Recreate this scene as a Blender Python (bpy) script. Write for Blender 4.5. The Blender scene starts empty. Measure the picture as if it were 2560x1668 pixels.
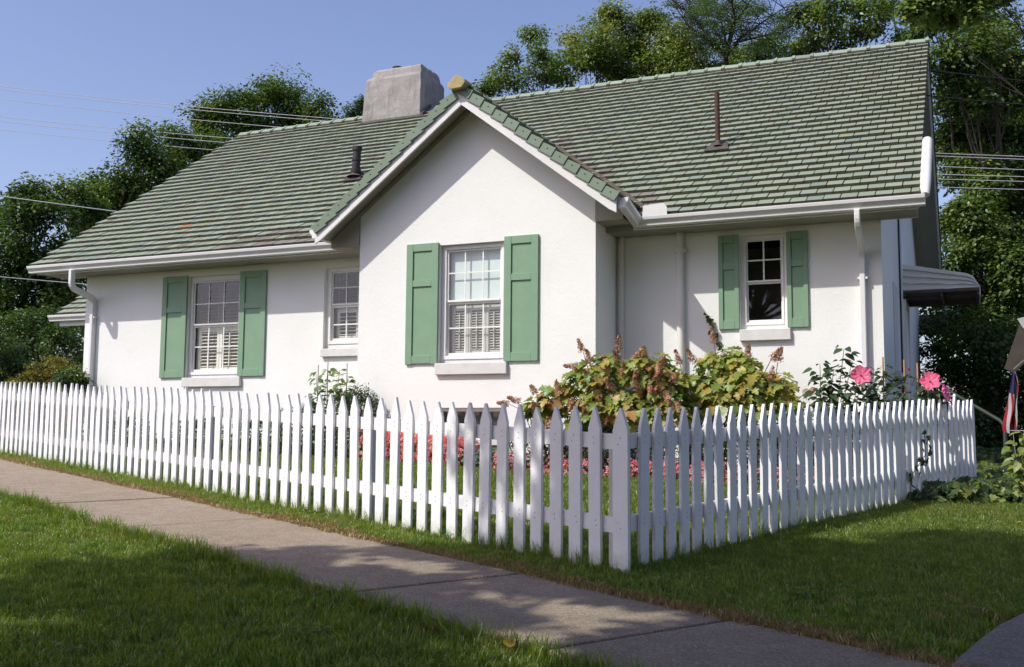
import bpy, bmesh, math, random
import numpy as np
from mathutils import Vector, Matrix
rnd = random.Random(7)
rng = np.random.default_rng(11)
SC = bpy.context.scene
COL = SC.collection

# ------------------------------------------------------------------ camera
FPX = 2570.0                      # focal length in pixels of a 2560 px wide picture
PITCH = math.atan(248 / FPX); ROLL = math.atan(.0083)
CAM = np.array([0., 0., 1.6])
_fw = np.array([0, math.cos(PITCH), math.sin(PITCH)])
_up0 = np.array([0, -math.sin(PITCH), math.cos(PITCH)]); _r0 = np.array([1., 0, 0])
_up = _up0 * math.cos(ROLL) - _r0 * math.sin(ROLL)
_rt = _r0 * math.cos(ROLL) + _up0 * math.sin(ROLL)
cd = bpy.data.cameras.new('camera'); cam = bpy.data.objects.new('camera', cd); COL.objects.link(cam)
cd.sensor_width = 36; cd.lens = FPX / 2560 * 36; cd.clip_start = .05; cd.clip_end = 2000
m = Matrix.Identity(4)
for i in range(3):
    m[i][0] = _rt[i]; m[i][1] = _up[i]; m[i][2] = -_fw[i]; m[i][3] = CAM[i]
cam.matrix_world = m
SC.camera = cam

# ------------------------------------------------------------------ sky and sun
SUNV = np.array([1.083, .610, -1.39])            # direction the light travels
sun_el = math.atan2(1.39, math.hypot(1.083, .61)); sun_rot = math.atan2(-1.083, -.61)
w = bpy.data.worlds.new('World'); SC.world = w; w.use_nodes = True
nt = w.node_tree; bg = nt.nodes['Background']
sky = nt.nodes.new('ShaderNodeTexSky'); sky.sky_type = 'NISHITA'; sky.sun_disc = False
sky.sun_elevation = sun_el; sky.sun_rotation = sun_rot; sky.altitude = 250
sky.air_density = 1.0; sky.dust_density = 2.4; sky.ozone_density = 1.2
tint = nt.nodes.new('ShaderNodeMix'); tint.data_type = 'RGBA'; tint.blend_type = 'MULTIPLY'; tint.inputs[0].default_value = 1
tint.inputs[7].default_value = (1.06, .965, 1.09, 1)          # the picture's slightly violet white balance, the same all over the sky
nt.links.new(sky.outputs[0], tint.inputs[6]); nt.links.new(tint.outputs[2], bg.inputs[0])
bg.inputs[1].default_value = .132
sl = bpy.data.lights.new('sun', 'SUN'); sl.energy = 3.15; sl.angle = math.radians(.53); sl.color = (1, .982, .895)
so = bpy.data.objects.new('sun', sl); COL.objects.link(so); so.location = (-20, -10, 30)
so.rotation_euler = Vector(SUNV).to_track_quat('-Z', 'Y').to_euler()
SC.view_settings.view_transform = 'Standard'; SC.view_settings.look = 'None'
SC.view_settings.exposure = .38; SC.view_settings.gamma = 1; SC.view_settings.use_curve_mapping = False
SC.render.engine = 'CYCLES'
try:
    SC.cycles.max_bounces = 6; SC.cycles.transparent_max_bounces = 12; SC.cycles.caustics_reflective = False; SC.cycles.caustics_refractive = False
except Exception: pass

# ------------------------------------------------------------------ coordinates
HX = np.array([5729, -2570, 0.]); HX /= np.linalg.norm(HX); HY = np.array([-HX[1], HX[0], 0])
HANG = math.atan2(HX[1], HX[0])
def ray(px, py): return _fw + _rt * (px - 1280) / FPX - _up * (py - 834) / FPX
def at(px, py, d): return CAM + ray(px, py) * d
HO = at(1200, 900, 13.0)
BASE = 1.2                                         # height of the ground by the house
def HW(x, y, z): return np.array([HO[0], HO[1], 0]) + HX * x + HY * y + np.array([0, 0, z])   # house to world
def H2(p):
    d = np.asarray(p) - HO; return np.array([d @ HX, d @ HY, p[2]])
def onplane(px, py, p0, n):
    d = ray(px, py); return CAM + d * (((p0 - CAM) @ n) / (d @ n))
def onY(px, py, y): return H2(onplane(px, py, HW(0, y, 0), HY))
def onX(px, py, x): return H2(onplane(px, py, HW(x, 0, 0), HX))
def gz(x, y):
    y2 = np.minimum(y, 14.5) ; y2 = np.maximum(y2, -3.)
    return .5005 - .008 * np.clip(x, -30, 30) + .0551 * y2
def gp(px, py):                                    # the ground point seen at a pixel
    d = ray(px, py); lo, hi = .5, 200.
    for _ in range(60):
        mid = (lo + hi) / 2; p = CAM + d * mid
        if p[2] > gz(p[0], p[1]): lo = mid
        else: hi = mid
    return CAM + d * lo
FC = np.array([.602, 5.832]); FU = np.array([-.6966, .7175]); FV = np.array([.6430, .7659])

# ------------------------------------------------------------------ materials
def new_mat(name):
    m = bpy.data.materials.new(name); m.use_nodes = True
    nt = m.node_tree; return m, nt, nt.nodes['Principled BSDF']
def N(nt, t, **kw):
    n = nt.nodes.new(t)
    for k, v in kw.items(): setattr(n, k, v)
    return n
def L(nt, a, b): nt.links.new(a, b)
def mixc(nt, fac, a, b, bt='MIX'):
    n = N(nt, 'ShaderNodeMix', data_type='RGBA', blend_type=bt)
    for s, v in ((n.inputs[0], fac), (n.inputs[6], a), (n.inputs[7], b)):
        if isinstance(v, bpy.types.NodeSocket): L(nt, v, s)
        elif isinstance(v, (int, float)): s.default_value = v
        else: s.default_value = (*v[:3], 1)
    return n.outputs[2]
def noise(nt, scale, detail=4, rough=.55, coord='Object', dist=0, stretch=None):
    tc = N(nt, 'ShaderNodeTexCoord'); n = N(nt, 'ShaderNodeTexNoise')
    n.inputs['Scale'].default_value = scale; n.inputs['Detail'].default_value = detail
    n.inputs['Roughness'].default_value = rough; n.inputs['Distortion'].default_value = dist
    if coord == 'World':
        src = N(nt, 'ShaderNodeNewGeometry').outputs['Position']
    else: src = tc.outputs[coord]
    if stretch:
        mp = N(nt, 'ShaderNodeMapping'); mp.inputs['Scale'].default_value = stretch
        L(nt, src, mp.inputs[0]); src = mp.outputs[0]
    L(nt, src, n.inputs['Vector']); return n.outputs['Fac']
def ramp(nt, fac, stops):
    r = N(nt, 'ShaderNodeValToRGB'); e = r.color_ramp.elements
    while len(e) < len(stops): e.new(.5)
    for i, (p, c) in enumerate(stops):
        e[i].position = p; e[i].color = (*c, 1) if len(c) == 3 else c
    L(nt, fac, r.inputs[0]); return r.outputs[0]
def g3(v): return (v, v, v)
def bump(nt, bsdf, h, strength=.3, dist=.01, prev=None):
    b = N(nt, 'ShaderNodeBump'); b.inputs['Strength'].default_value = strength; b.inputs['Distance'].default_value = dist
    L(nt, h, b.inputs['Height'])
    if prev: L(nt, prev, b.inputs['Normal'])
    if bsdf: L(nt, b.outputs[0], bsdf.inputs['Normal'])
    return b.outputs[0]
M = {}
def paint(name, col, rough=.5, var=.06, scale=6, bs=.1, spec=.3, dirt=None, coord='Object', world=False):
    m, nt, b = new_mat(name)
    c = 'World' if world else coord
    n = noise(nt, scale, 5, coord=c)
    a = tuple(x * (1 - var) for x in col); d = tuple(min(1, x * (1 + var)) for x in col)
    cc = mixc(nt, ramp(nt, n, [(.3, g3(0)), (.7, g3(1))]), a, d)
    if dirt:
        n2 = noise(nt, dirt[2], 6, .7, coord=c)
        cc = mixc(nt, ramp(nt, n2, [(dirt[3], g3(0)), (dirt[3] + .12, g3(dirt[1]))]), cc, dirt[0])
    L(nt, cc, b.inputs['Base Color']); b.inputs['Roughness'].default_value = rough
    b.inputs['Specular IOR Level'].default_value = spec
    if bs: bump(nt, b, noise(nt, scale * 12, 4, coord=c), bs, .004)
    M[name] = m; return m
# stucco: trowelled relief at two scales, faint stains
m, nt, b = new_mat('stucco')
st = noise(nt, .9, 5, .6, 'World'); f = noise(nt, 26, 5, .6, 'World', dist=.6); f2 = noise(nt, 7, 4, .6, 'World', dist=1.2)
cc = mixc(nt, ramp(nt, st, [(.35, g3(0)), (.7, g3(1))]), (.785, .785, .755), (.835, .838, .815))
cc = mixc(nt, ramp(nt, noise(nt, 3.2, 6, .75, 'World', stretch=(1, 1, .25)), [(.6, g3(0)), (.78, g3(.5))]), cc, (.70, .67, .61))
L(nt, cc, b.inputs['Base Color']); b.inputs['Roughness'].default_value = .85; b.inputs['Specular IOR Level'].default_value = .15
b1 = bump(nt, None, f2, .22, .010); bump(nt, b, f, .6, .005, b1)
M['stucco'] = m
paint('white_paint', (.80, .79, .78), .5, .03, 5, .12, .3, ((.58, .55, .5), .5, 14, .66))
paint('fence_paint', (.83, .825, .83), .5, .035, 9, .35, .3, ((.62, .6, .55), .55, 26, .68), world=True)
m = M['fence_paint']; nt = m.node_tree; b = nt.nodes['Principled BSDF']   # brushed paint over sawn boards: long upright grain
old = b.inputs['Normal'].links[0].from_socket
oc = b.inputs['Base Color'].links[0].from_socket; sz = N(nt, 'ShaderNodeSeparateXYZ'); L(nt, N(nt, 'ShaderNodeTexCoord').outputs['Object'], sz.inputs[0])
am = N(nt, 'ShaderNodeMath', operation='ADD'); L(nt, sz.outputs['Z'], am.inputs[0]); nm = N(nt, 'ShaderNodeMath', operation='MULTIPLY'); L(nt, noise(nt, 17, 4, .7, 'World'), nm.inputs[0]); nm.inputs[1].default_value = .16; L(nt, nm.outputs[0], am.inputs[1])
L(nt, mixc(nt, ramp(nt, am.outputs[0], [(.10, g3(.6)), (.20, g3(0))]), oc, (.40, .42, .28)), b.inputs['Base Color'])      # green grime where the boards stand in the grass
bump(nt, b, noise(nt, 55, 5, .7, 'Object', dist=.8, stretch=(1, 1, .05)), .55, .004, old)
paint('gutter_metal', (.74, .735, .73), .35, .04, 4, .03, .5, ((.5, .47, .42), .5, 9, .66))
paint('pipe_paint', (.72, .70, .67), .6, .05, 5, .1)
paint('flaking_trim', (.74, .73, .71), .7, .05, 5, .5, .2, ((.45, .42, .38), .7, 11, .62))
paint('sill_plaster', (.66, .645, .62), .8, .06, 8, .35, .15, ((.42, .4, .36), .5, 12, .62))
paint('shutter_green', (.205, .33, .215), .5, .05, 5, .1, .35, ((.19, .30, .19), .5, 10, .66))
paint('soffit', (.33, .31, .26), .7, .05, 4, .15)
paint('fascia_brown', (.10, .045, .028), .8, .4, 9, .2)
paint('old_shingle', (.10, .075, .055), .9, .4, 14, .4)
paint('cast_iron', (.035, .028, .03), .6, .4, 14, .3, .3, ((.12, .05, .03), .8, 20, .6))
paint('rusty_pipe', (.075, .035, .026), .7, .4, 22, .3, .3, ((.2, .06, .025), .8, 16, .58))
paint('lead_flashing', (.085, .07, .065), .7, .3, 12, .3)
paint('tan_concrete', (.42, .34, .17), .85, .15, 14, .3)
paint('interior_white', (.88, .86, .76), .6, .04, 5, 0)
paint('interior_grey', (.62, .60, .55), .6, .04, 5, 0)
paint('interior_dark', (.13, .10, .09), .6, .04, 5, 0)
paint('roller_shade', (.74, .82, .80), .7, .05, 3, 0)
paint('brown_metal', (.11, .085, .065), .5, .15, 8, .05)
paint('awning_metal', (.86, .84, .80), .5, .05, 6, .05, .4, ((.5, .46, .4), .35, 9, .62))
paint('wire_metal', (.33, .33, .36), .5, .05, 3, 0)
paint('black_wire', (.02, .02, .025), .6, .05, 3, 0)
paint('green_metal', (.03, .04, .03), .5, .1, 8, .05)
paint('wood_stake', (.46, .27, .13), .7, .15, 10, .2)
paint('grey_wood', (.36, .32, .3), .8, .1, 10, .2)
paint('nail', (.08, .07, .06), .6, .1, 10, 0)
paint('post_grey', (.56, .54, .52), .7, .08, 10, .3)
paint('neighbour_brown', (.13, .105, .085), .7, .12, 8, .1)
paint('neighbour_white', (.75, .74, .72), .5, .05, 8, .05)
paint('flag_red', (.24, .015, .02), .8, .05, 9, 0); paint('flag_white', (.36, .34, .36), .8, .05, 9, 0); paint('flag_blue', (.02, .025, .09), .8, .05, 9, 0)  # flag colours darkened to stand in for the tree shade it hangs in
paint('brick_red', (.14, .045, .03), .85, .3, 12, .3)
# grey render of the chimney with run marks
m, nt, b = new_mat('chimney_render')
a = noise(nt, 2.2, 6, .7, 'Object'); s2 = noise(nt, 5, 6, .7, 'Object', stretch=(1, 1, .22), dist=.4); f = noise(nt, 18, 6, .7, 'Object')
cc = mixc(nt, ramp(nt, a, [(.3, g3(0)), (.7, g3(1))]), (.25, .23, .215), (.38, .36, .335))
cc = mixc(nt, ramp(nt, s2, [(.5, g3(0)), (.68, g3(.7))]), cc, (.15, .13, .125))
cc = mixc(nt, ramp(nt, f, [(.58, g3(0)), (.7, g3(.5))]), cc, (.55, .53, .5))
L(nt, cc, b.inputs['Base Color']); b.inputs['Roughness'].default_value = .95
bump(nt, b, f, .6, .012, bump(nt, None, s2, .3, .012)); M['chimney_render'] = m
# concrete tiles: the colour comes from the object, or from the joined mesh's own colour layer
def tile_mat(name, joined, buttcol=True):
    m, nt, b = new_mat(name)
    if joined: col = N(nt, 'ShaderNodeAttribute', attribute_name='Col').outputs['Color']
    else: col = N(nt, 'ShaderNodeObjectInfo').outputs['Color']
    n = noise(nt, 9, 5, .65, 'World'); n2 = noise(nt, 34, 4, .7, 'World'); n3 = noise(nt, .7, 4, .6, 'World')
    c = mixc(nt, ramp(nt, n, [(.45, g3(.0)), (.8, g3(.25))]), col, (.20, .22, .17))
    c = mixc(nt, ramp(nt, n2, [(.68, g3(0)), (.78, g3(.22))]), c, (.33, .31, .25))
    c = mixc(nt, ramp(nt, n3, [(.5, g3(0)), (.75, g3(.2))]), c, (.21, .23, .21))
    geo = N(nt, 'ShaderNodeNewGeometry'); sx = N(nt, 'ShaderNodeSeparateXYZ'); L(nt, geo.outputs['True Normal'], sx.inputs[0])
    butt = ramp(nt, sx.outputs['Z'], [(.15, g3(1)), (.4, g3(0))])       # butt ends: bare mossy concrete, coloured darker still for the shade they lie in
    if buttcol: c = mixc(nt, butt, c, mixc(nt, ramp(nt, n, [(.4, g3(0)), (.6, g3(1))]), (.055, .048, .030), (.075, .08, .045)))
    L(nt, c, b.inputs['Base Color']); b.inputs['Roughness'].default_value = .6; b.inputs['Specular IOR Level'].default_value = .3
    bump(nt, b, n2, .25, .004); M[name] = m
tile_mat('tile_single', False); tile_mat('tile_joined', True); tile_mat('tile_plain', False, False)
# concrete of the walk
def concrete(name, c1, c2, scale=1):
    m, nt, b = new_mat(name)
    a = noise(nt, 1.3, 6, .7, 'World'); g = noise(nt, 70, 4, .8, 'World'); p = noise(nt, 9, 6, .7, 'World')
    vo = N(nt, 'ShaderNodeTexVoronoi'); vo.inputs['Scale'].default_value = 48; L(nt, N(nt, 'ShaderNodeNewGeometry').outputs['Position'], vo.inputs['Vector'])
    c = mixc(nt, ramp(nt, a, [(.3, g3(0)), (.7, g3(1))]), c1, c2)
    c = mixc(nt, ramp(nt, p, [(.42, g3(0)), (.66, g3(.5))]), c, tuple(x * .62 for x in c1))
    c = mixc(nt, ramp(nt, g, [(.38, g3(.75)), (.55, g3(0))]), c, tuple(x * .5 for x in c1))
    c = mixc(nt, ramp(nt, vo.outputs['Distance'], [(.10, g3(.7)), (.2, g3(0))]), c, tuple(min(1, x * 2.0) for x in c2))
    L(nt, c, b.inputs['Base Color']); b.inputs['Roughness'].default_value = .9; b.inputs['Specular IOR Level'].default_value = .25
    bump(nt, b, g, .6, .004, bump(nt, None, p, .25, .02)); M[name] = m
concrete('walk_concrete', (.305, .24, .175), (.385, .315, .24)); concrete('drive_concrete', (.24, .21, .19), (.29, .26, .235))
# glass: clear pane with a mirror coat
m = bpy.data.materials.new('glass'); m.use_nodes = True; nt = m.node_tree; nt.nodes.clear()
o = N(nt, 'ShaderNodeOutputMaterial'); mx = N(nt, 'ShaderNodeMixShader'); tr = N(nt, 'ShaderNodeBsdfTransparent'); gl = N(nt, 'ShaderNodeBsdfGlossy')
tr.inputs[0].default_value = (.94, .96, .95, 1); gl.inputs['Roughness'].default_value = .015
lw = N(nt, 'ShaderNodeLayerWeight'); lw.inputs[0].default_value = .5
pw = N(nt, 'ShaderNodeMath', operation='POWER'); L(nt, lw.outputs['Facing'], pw.inputs[0]); pw.inputs[1].default_value = 4
fr = N(nt, 'ShaderNodeMath', operation='MULTIPLY_ADD'); L(nt, pw.outputs[0], fr.inputs[0]); fr.inputs[1].default_value = .8; fr.inputs[2].default_value = .08
L(nt, fr.outputs[0], mx.inputs[0]); L(nt, tr.outputs[0], mx.inputs[1]); L(nt, gl.outputs[0], mx.inputs[2]); L(nt, mx.outputs[0], o.inputs[0])
M['glass'] = m
# foliage: leaf colour from the mesh's colour layer or from the object
def leaf_mat(name, src='attr', trans=.32, gloss=.05, rough=.4, col=None, worldvar=0, thru=(1.35, 1.45, .5), blot=(1.5, 1.05, .55)):
    m = bpy.data.materials.new(name); m.use_nodes = True; nt = m.node_tree; nt.nodes.clear()
    o = N(nt, 'ShaderNodeOutputMaterial')
    if src == 'attr': c = N(nt, 'ShaderNodeAttribute', attribute_name='Col').outputs['Color']
    elif src == 'obj': c = N(nt, 'ShaderNodeObjectInfo').outputs['Color']
    if worldvar:
        n = noise(nt, 1.1, 4, .6, 'World'); n2 = noise(nt, 7, 3, .6, 'World')
        c = mixc(nt, ramp(nt, n, [(.35, g3(0)), (.7, g3(worldvar))]), c, (.25, .24, .05))
        c = mixc(nt, ramp(nt, n2, [(.35, g3(worldvar * .8)), (.55, g3(0))]), c, (.035, .08, .015))
    if src == 'obj':
        n = noise(nt, 14, 3, .6, 'World')
        c = mixc(nt, ramp(nt, n, [(.4, g3(0)), (.75, g3(.5))]), c, mixc(nt, 1., c, blot, 'MULTIPLY'))
    d = N(nt, 'ShaderNodeBsdfDiffuse'); t = N(nt, 'ShaderNodeBsdfTranslucent'); g = N(nt, 'ShaderNodeBsdfGlossy')
    g.inputs['Roughness'].default_value = rough; g.inputs['Color'].default_value = (.8, .85, .8, 1)
    L(nt, c, d.inputs[0]); L(nt, mixc(nt, 1., c, thru, 'MULTIPLY'), t.inputs[0])
    a = N(nt, 'ShaderNodeMixShader'); a.inputs[0].default_value = trans; L(nt, d.outputs[0], a.inputs[1]); L(nt, t.outputs[0], a.inputs[2])
    b_ = N(nt, 'ShaderNodeMixShader'); b_.inputs[0].default_value = gloss; L(nt, a.outputs[0], b_.inputs[1]); L(nt, g.outputs[0], b_.inputs[2])
    L(nt, b_.outputs[0], o.inputs[0]); M[name] = m
leaf_mat('leaf', gloss=.03); leaf_mat('leaf_object', 'obj', .3, .03, .45); leaf_mat('grass_blade', 'attr', .48, .045, .42, worldvar=.45); leaf_mat('dry_blade', 'attr', .15, .03)
leaf_mat('petal', 'attr', .25, .02, .5, thru=(1, 1, 1)); leaf_mat('petal_object', 'obj', .3, .02, .5, thru=(1, 1, 1), blot=(1, .8, .95)); leaf_mat('needle_leaf', 'attr', .2, .04)
paint('bark', (.055, .045, .036), .9, .35, 12, .6); paint('stem_green', (.12, .13, .05), .7, .2, 10, .1); paint('stem_brown', (.12, .07, .04), .8, .3, 10, .2)
m, nt, b = new_mat('soil_turf')
n = noise(nt, 3, 6, .7, 'World'); n2 = noise(nt, 60, 3, .7, 'World')
c = mixc(nt, ramp(nt, n, [(.35, g3(0)), (.65, g3(1))]), (.04, .06, .015), (.06, .07, .022))
c = mixc(nt, ramp(nt, n2, [(.4, g3(0)), (.6, g3(.6))]), c, (.05, .036, .02)); L(nt, c, b.inputs['Base Color']); b.inputs['Roughness'].default_value = 1
bump(nt, b, n2, .8, .02); M['soil_turf'] = m
paint('mulch', (.045, .028, .018), .95, .4, 30, .8, .1, world=True)

# ------------------------------------------------------------------ mesh helpers
def tag(o, label=None, cat=None, group=None, kind=None):
    if label: o['label'] = label
    if cat: o['category'] = cat
    if group: o['group'] = group
    if kind: o['kind'] = kind
    return o
def link(name, me, mat=None, parent=None, loc=None, color=None, rot=None):
    o = bpy.data.objects.new(name, me); COL.objects.link(o)
    if mat and not me.materials: me.materials.append(M[mat] if isinstance(mat, str) else mat)
    if parent: o.parent = parent
    if loc is not None: o.location = tuple(loc)
    if rot is not None: o.rotation_euler = rot
    if color is not None: o.color = (*color, 1)
    return o
def empty(name, loc, rz=0):
    o = bpy.data.objects.new(name, None); COL.objects.link(o); o.location = tuple(loc); o.rotation_euler = (0, 0, rz)
    o.empty_display_size = .2; return o
def fastmesh(name, V, F, cols=None, smooth=False):
    """triangle mesh from arrays; cols one colour per vertex"""
    me = bpy.data.meshes.new(name); V = np.asarray(V, np.float32); F = np.asarray(F, np.int32)
    me.vertices.add(len(V)); me.vertices.foreach_set('co', V.ravel())
    k = F.shape[1]; me.loops.add(len(F) * k); me.loops.foreach_set('vertex_index', F.ravel())
    me.polygons.add(len(F)); me.polygons.foreach_set('loop_start', np.arange(0, len(F) * k, k, dtype=np.int32))
    me.polygons.foreach_set('loop_total', np.full(len(F), k, np.int32))
    if smooth: me.polygons.foreach_set('use_smooth', np.ones(len(F), bool))
    me.update(calc_edges=True)
    if cols is not None:
        a = me.color_attributes.new('Col', 'FLOAT_COLOR', 'POINT')
        a.data.foreach_set('color', np.concatenate([cols, np.ones((len(cols), 1))], 1).astype(np.float32).ravel())
    return me
class MB:
    def __init__(s, off=(0, 0, 0)): s.v = []; s.f = []; s.o = Vector(off)
    def add(s, vs, fs):
        b = len(s.v); s.v += [tuple(Vector(v) + s.o) for v in vs]; s.f += [tuple(b + i for i in f) for f in fs]; return s
    def box(s, x0, x1, y0, y1, z0, z1):
        return s.add([(x0, y0, z0), (x1, y0, z0), (x1, y1, z0), (x0, y1, z0), (x0, y0, z1), (x1, y0, z1), (x1, y1, z1), (x0, y1, z1)],
              [(0, 3, 2, 1), (4, 5, 6, 7), (0, 1, 5, 4), (1, 2, 6, 5), (2, 3, 7, 6), (3, 0, 4, 7)])
    def prism(s, poly, d):
        """extrude a 3-D polygon along vector d"""
        n = len(poly); P = [Vector(p) for p in poly]; Q = [p + Vector(d) for p in P]
        return s.add(P + Q, [tuple(range(n))[::-1], tuple(range(n, 2 * n))] + [(i, (i + 1) % n, n + (i + 1) % n, n + i) for i in range(n)])
    def quad(s, a, b, c, d): return s.add([a, b, c, d], [(0, 1, 2, 3)])
    def tube(s, path, r, n=8, cap=True, squash=None):
        P = [Vector(p) for p in path]; R = r if isinstance(r, (list, tuple)) else [r] * len(P)
        vs = []; prev = None
        for i, p in enumerate(P):
            t = ((P[min(i + 1, len(P) - 1)] - P[max(i - 1, 0)])).normalized()
            a = prev if prev is not None else (Vector((0, 0, 1)) if abs(t.z) < .9 else Vector((1, 0, 0)))
            u = (a - t * a.dot(t)).normalized(); prev = u; w_ = t.cross(u)
            for k in range(n):
                an = 2 * math.pi * (k + .5) / n
                rr = R[i] if not isinstance(R[i], tuple) else None
                if rr is None: vs.append(p + u * (R[i][0] * (1 if math.cos(an) > 0 else -1)) + w_ * (R[i][1] * (1 if math.sin(an) > 0 else -1)))
                else: vs.append(p + (u * math.cos(an) + w_ * math.sin(an)) * rr)
        fs = []
        for i in range(len(P) - 1):
            for k in range(n): a = i * n + k; b = i * n + (k + 1) % n; fs.append((a, b, b + n, a + n))
        if cap: fs += [tuple(range(n))[::-1], tuple(range((len(P) - 1) * n, len(P) * n))]
        return s.add(vs, fs)
    def lathe(s, c, prof, n=16):
        c = Vector(c); vs = [c + Vector((r * math.cos(2 * math.pi * k / n), r * math.sin(2 * math.pi * k / n), z)) for r, z in prof for k in range(n)]
        fs = [(i * n + k, i * n + (k + 1) % n, (i + 1) * n + (k + 1) % n, (i + 1) * n + k) for i in range(len(prof) - 1) for k in range(n)]
        return s.add(vs, fs)
    def mesh(s, name, smooth=False, bevel=0):
        me = bpy.data.meshes.new(name); me.from_pydata(s.v, [], s.f)
        bm = bmesh.new(); bm.from_mesh(me)
        if bevel:
            bmesh.ops.bevel(bm, geom=[e for e in bm.edges if e.is_manifold and e.calc_face_angle(0) > .5], offset=bevel, segments=1, affect='EDGES')
        bmesh.ops.recalc_face_normals(bm, faces=bm.faces)
        if smooth:
            for f in bm.faces: f.smooth = True
            for e in bm.edges:
                if e.is_manifold and e.calc_face_angle(0) > .7: e.smooth = False
        bm.to_mesh(me); bm.free(); return me
    def build(s, name, mat, parent=None, smooth=False, bevel=0, **k):
        return link(name, s.mesh(name, smooth, bevel), mat, parent, **k)
def frames(Nn, T):
    z = Nn / (np.linalg.norm(Nn, axis=1, keepdims=True) + 1e-9)
    y = T - z * (T * z).sum(1, keepdims=True); y /= np.linalg.norm(y, axis=1, keepdims=True) + 1e-9
    return np.cross(y, z), y, z
def scatter_arrays(tv, tf, P, Nn, T, S, C):
    """copies of a triangle template: +Y of the template along T, +Z along N"""
    tv = np.asarray(tv, float); tf = np.asarray(tf); x, y, z = frames(Nn, T); S = np.asarray(S).reshape(-1, 1, 1)
    V = P[:, None] + S * (x[:, None] * tv[None, :, 0:1] + y[:, None] * tv[None, :, 1:2] + z[:, None] * tv[None, :, 2:3])
    F = tf[None] + (np.arange(len(P)) * len(tv))[:, None, None]
    return V.reshape(-1, 3), F.reshape(-1, 3), np.repeat(C, len(tv), 0)
def rdir(n): v = rng.normal(size=(n, 3)); return v / np.linalg.norm(v, axis=1, keepdims=True)
KITE = (np.array([(0, 0, 0), (.32, .42, .07), (0, 1, -.05), (-.32, .42, .07)]), np.array([(0, 1, 2), (0, 2, 3)]))
MAPLE = (np.array([(0, 0, 0), (.5, .12, .04), (.42, .55, .06), (.12, .62, 0), (0, 1, -.06), (-.12, .62, 0), (-.42, .55, .06), (-.5, .12, .04)]),
         np.array([(0, 1, 3), (1, 2, 3), (0, 3, 5), (3, 4, 5), (0, 5, 7), (5, 6, 7)]))
# ================================================================== THE HOUSE
PD = .822                                  # main wall plane; the gabled bay's wall is y = 0
WXL, WXR, WYB = -7.64, 4.76, 9.80
EY, EZ, SL = .30, 4.265, .705              # eave line of the tiles and the slope of the main roof
RY = 5.30; RZ = EZ + SL * (RY - EY)
RXL, RXR = -8.25, 5.22
def mz(y): return EZ + SL * (y - EY) if y <= RY else RZ - SL * (y - RY)
PX, PZ, PS = -.13, 5.98, .765              # ridge of the bay, slope of its roof
PXL, PXR, PYF = -2.30, 1.93, -.33
def pz(x): return PZ - PS * abs(x - PX)
OFF = (0, 0, -BASE)
def HB(): return MB(OFF)
house = empty('house', (HO[0], HO[1], BASE), HANG)
tag(house, 'white stucco cottage with green tiled roof and gabled front bay behind the picket fence', 'house')

def wall_grid(mb, x0, x1, z0, z1, y, holes, depth=.13):
    """a wall sheet in the XZ plane with openings and their reveals"""
    xs = sorted({x0, x1, *[h[0] for h in holes], *[h[1] for h in holes]}); zs = sorted({z0, z1, *[h[2] for h in holes], *[h[3] for h in holes]})
    for a, b in zip(xs, xs[1:]):
        for c, d in zip(zs, zs[1:]):
            if any(h[0] <= a and b <= h[1] and h[2] <= c and d <= h[3] for h in holes): continue
            mb.quad((a, y, c), (b, y, c), (b, y, d), (a, y, d))
    for a, b, c, d in holes:
        e = y + depth
        mb.quad((a, y, c), (a, y, d), (a, e, d), (a, e, c)); mb.quad((b, y, c), (b, e, c), (b, e, d), (b, y, d))
        mb.quad((a, y, d), (b, y, d), (b, e, d), (a, e, d)); mb.quad((a, y, c), (a, e, c), (b, e, c), (b, y, c))
LW = (-5.49, -4.46, 2.405, 3.99); HWN = (-2.95, -2.0, 2.79, 3.985); RW = (3.115, 3.68, 2.87, 4.03); CW = (-.60, .335, 2.478, 4.02); BW = (-.59, .325, 1.52, 1.91)
m1 = HB(); wall_grid(m1, WXL, WXR, .9, 4.30, PD, [LW, HWN, RW]); m1.build('wall', 'stucco', house)
for x in (WXL, WXR):                      # gable walls
    m1 = HB()
    pl = [(x, PD + .001, .9), (x, WYB, .9), (x, WYB, mz(WYB) - .12), (x, RY, RZ - .14), (x, PD + .001, 4.30), (x, PD + .001, .9)]
    m1.prism(pl[:-1], (.2 if x < 0 else -.2, 0, 0))
    m1.build('wall', 'stucco', house)
HB().box(WXL + .21, WXR - .21, WYB - .2, WYB - .001, .9, 4.2).build('wall', 'stucco', house)
m1 = HB(); wall_grid(m1, -1.821, 1.545, .9, 4.40, 0, [CW, BW])
BL, BR = -1.821, 1.545
m1.add([(BL, 0, 4.40), (BR, 0, 4.40), (BR, 0, pz(BR) - .14), (PX, 0, PZ - .14), (BL, 0, pz(BL) - .14)], [(0, 1, 2, 3, 4)])
for x in (BL, BR): m1.quad((x, 0, .9), (x, PD + .02, .9), (x, PD + .02, pz(x) - .14), (x, 0, pz(x) - .14))
m1.build('wall', 'stucco', house)
HB().box(WXL + .3, WXR - .3, PD + 1.9, PD + 2.0, .9, 4.2).build('partition_wall', 'interior_grey', house)   # the rooms behind the windows end here
HB().box(-1.75, 1.5, .9, 1.0, .9, 4.6).build('partition_wall', 'interior_grey', house)

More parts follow.
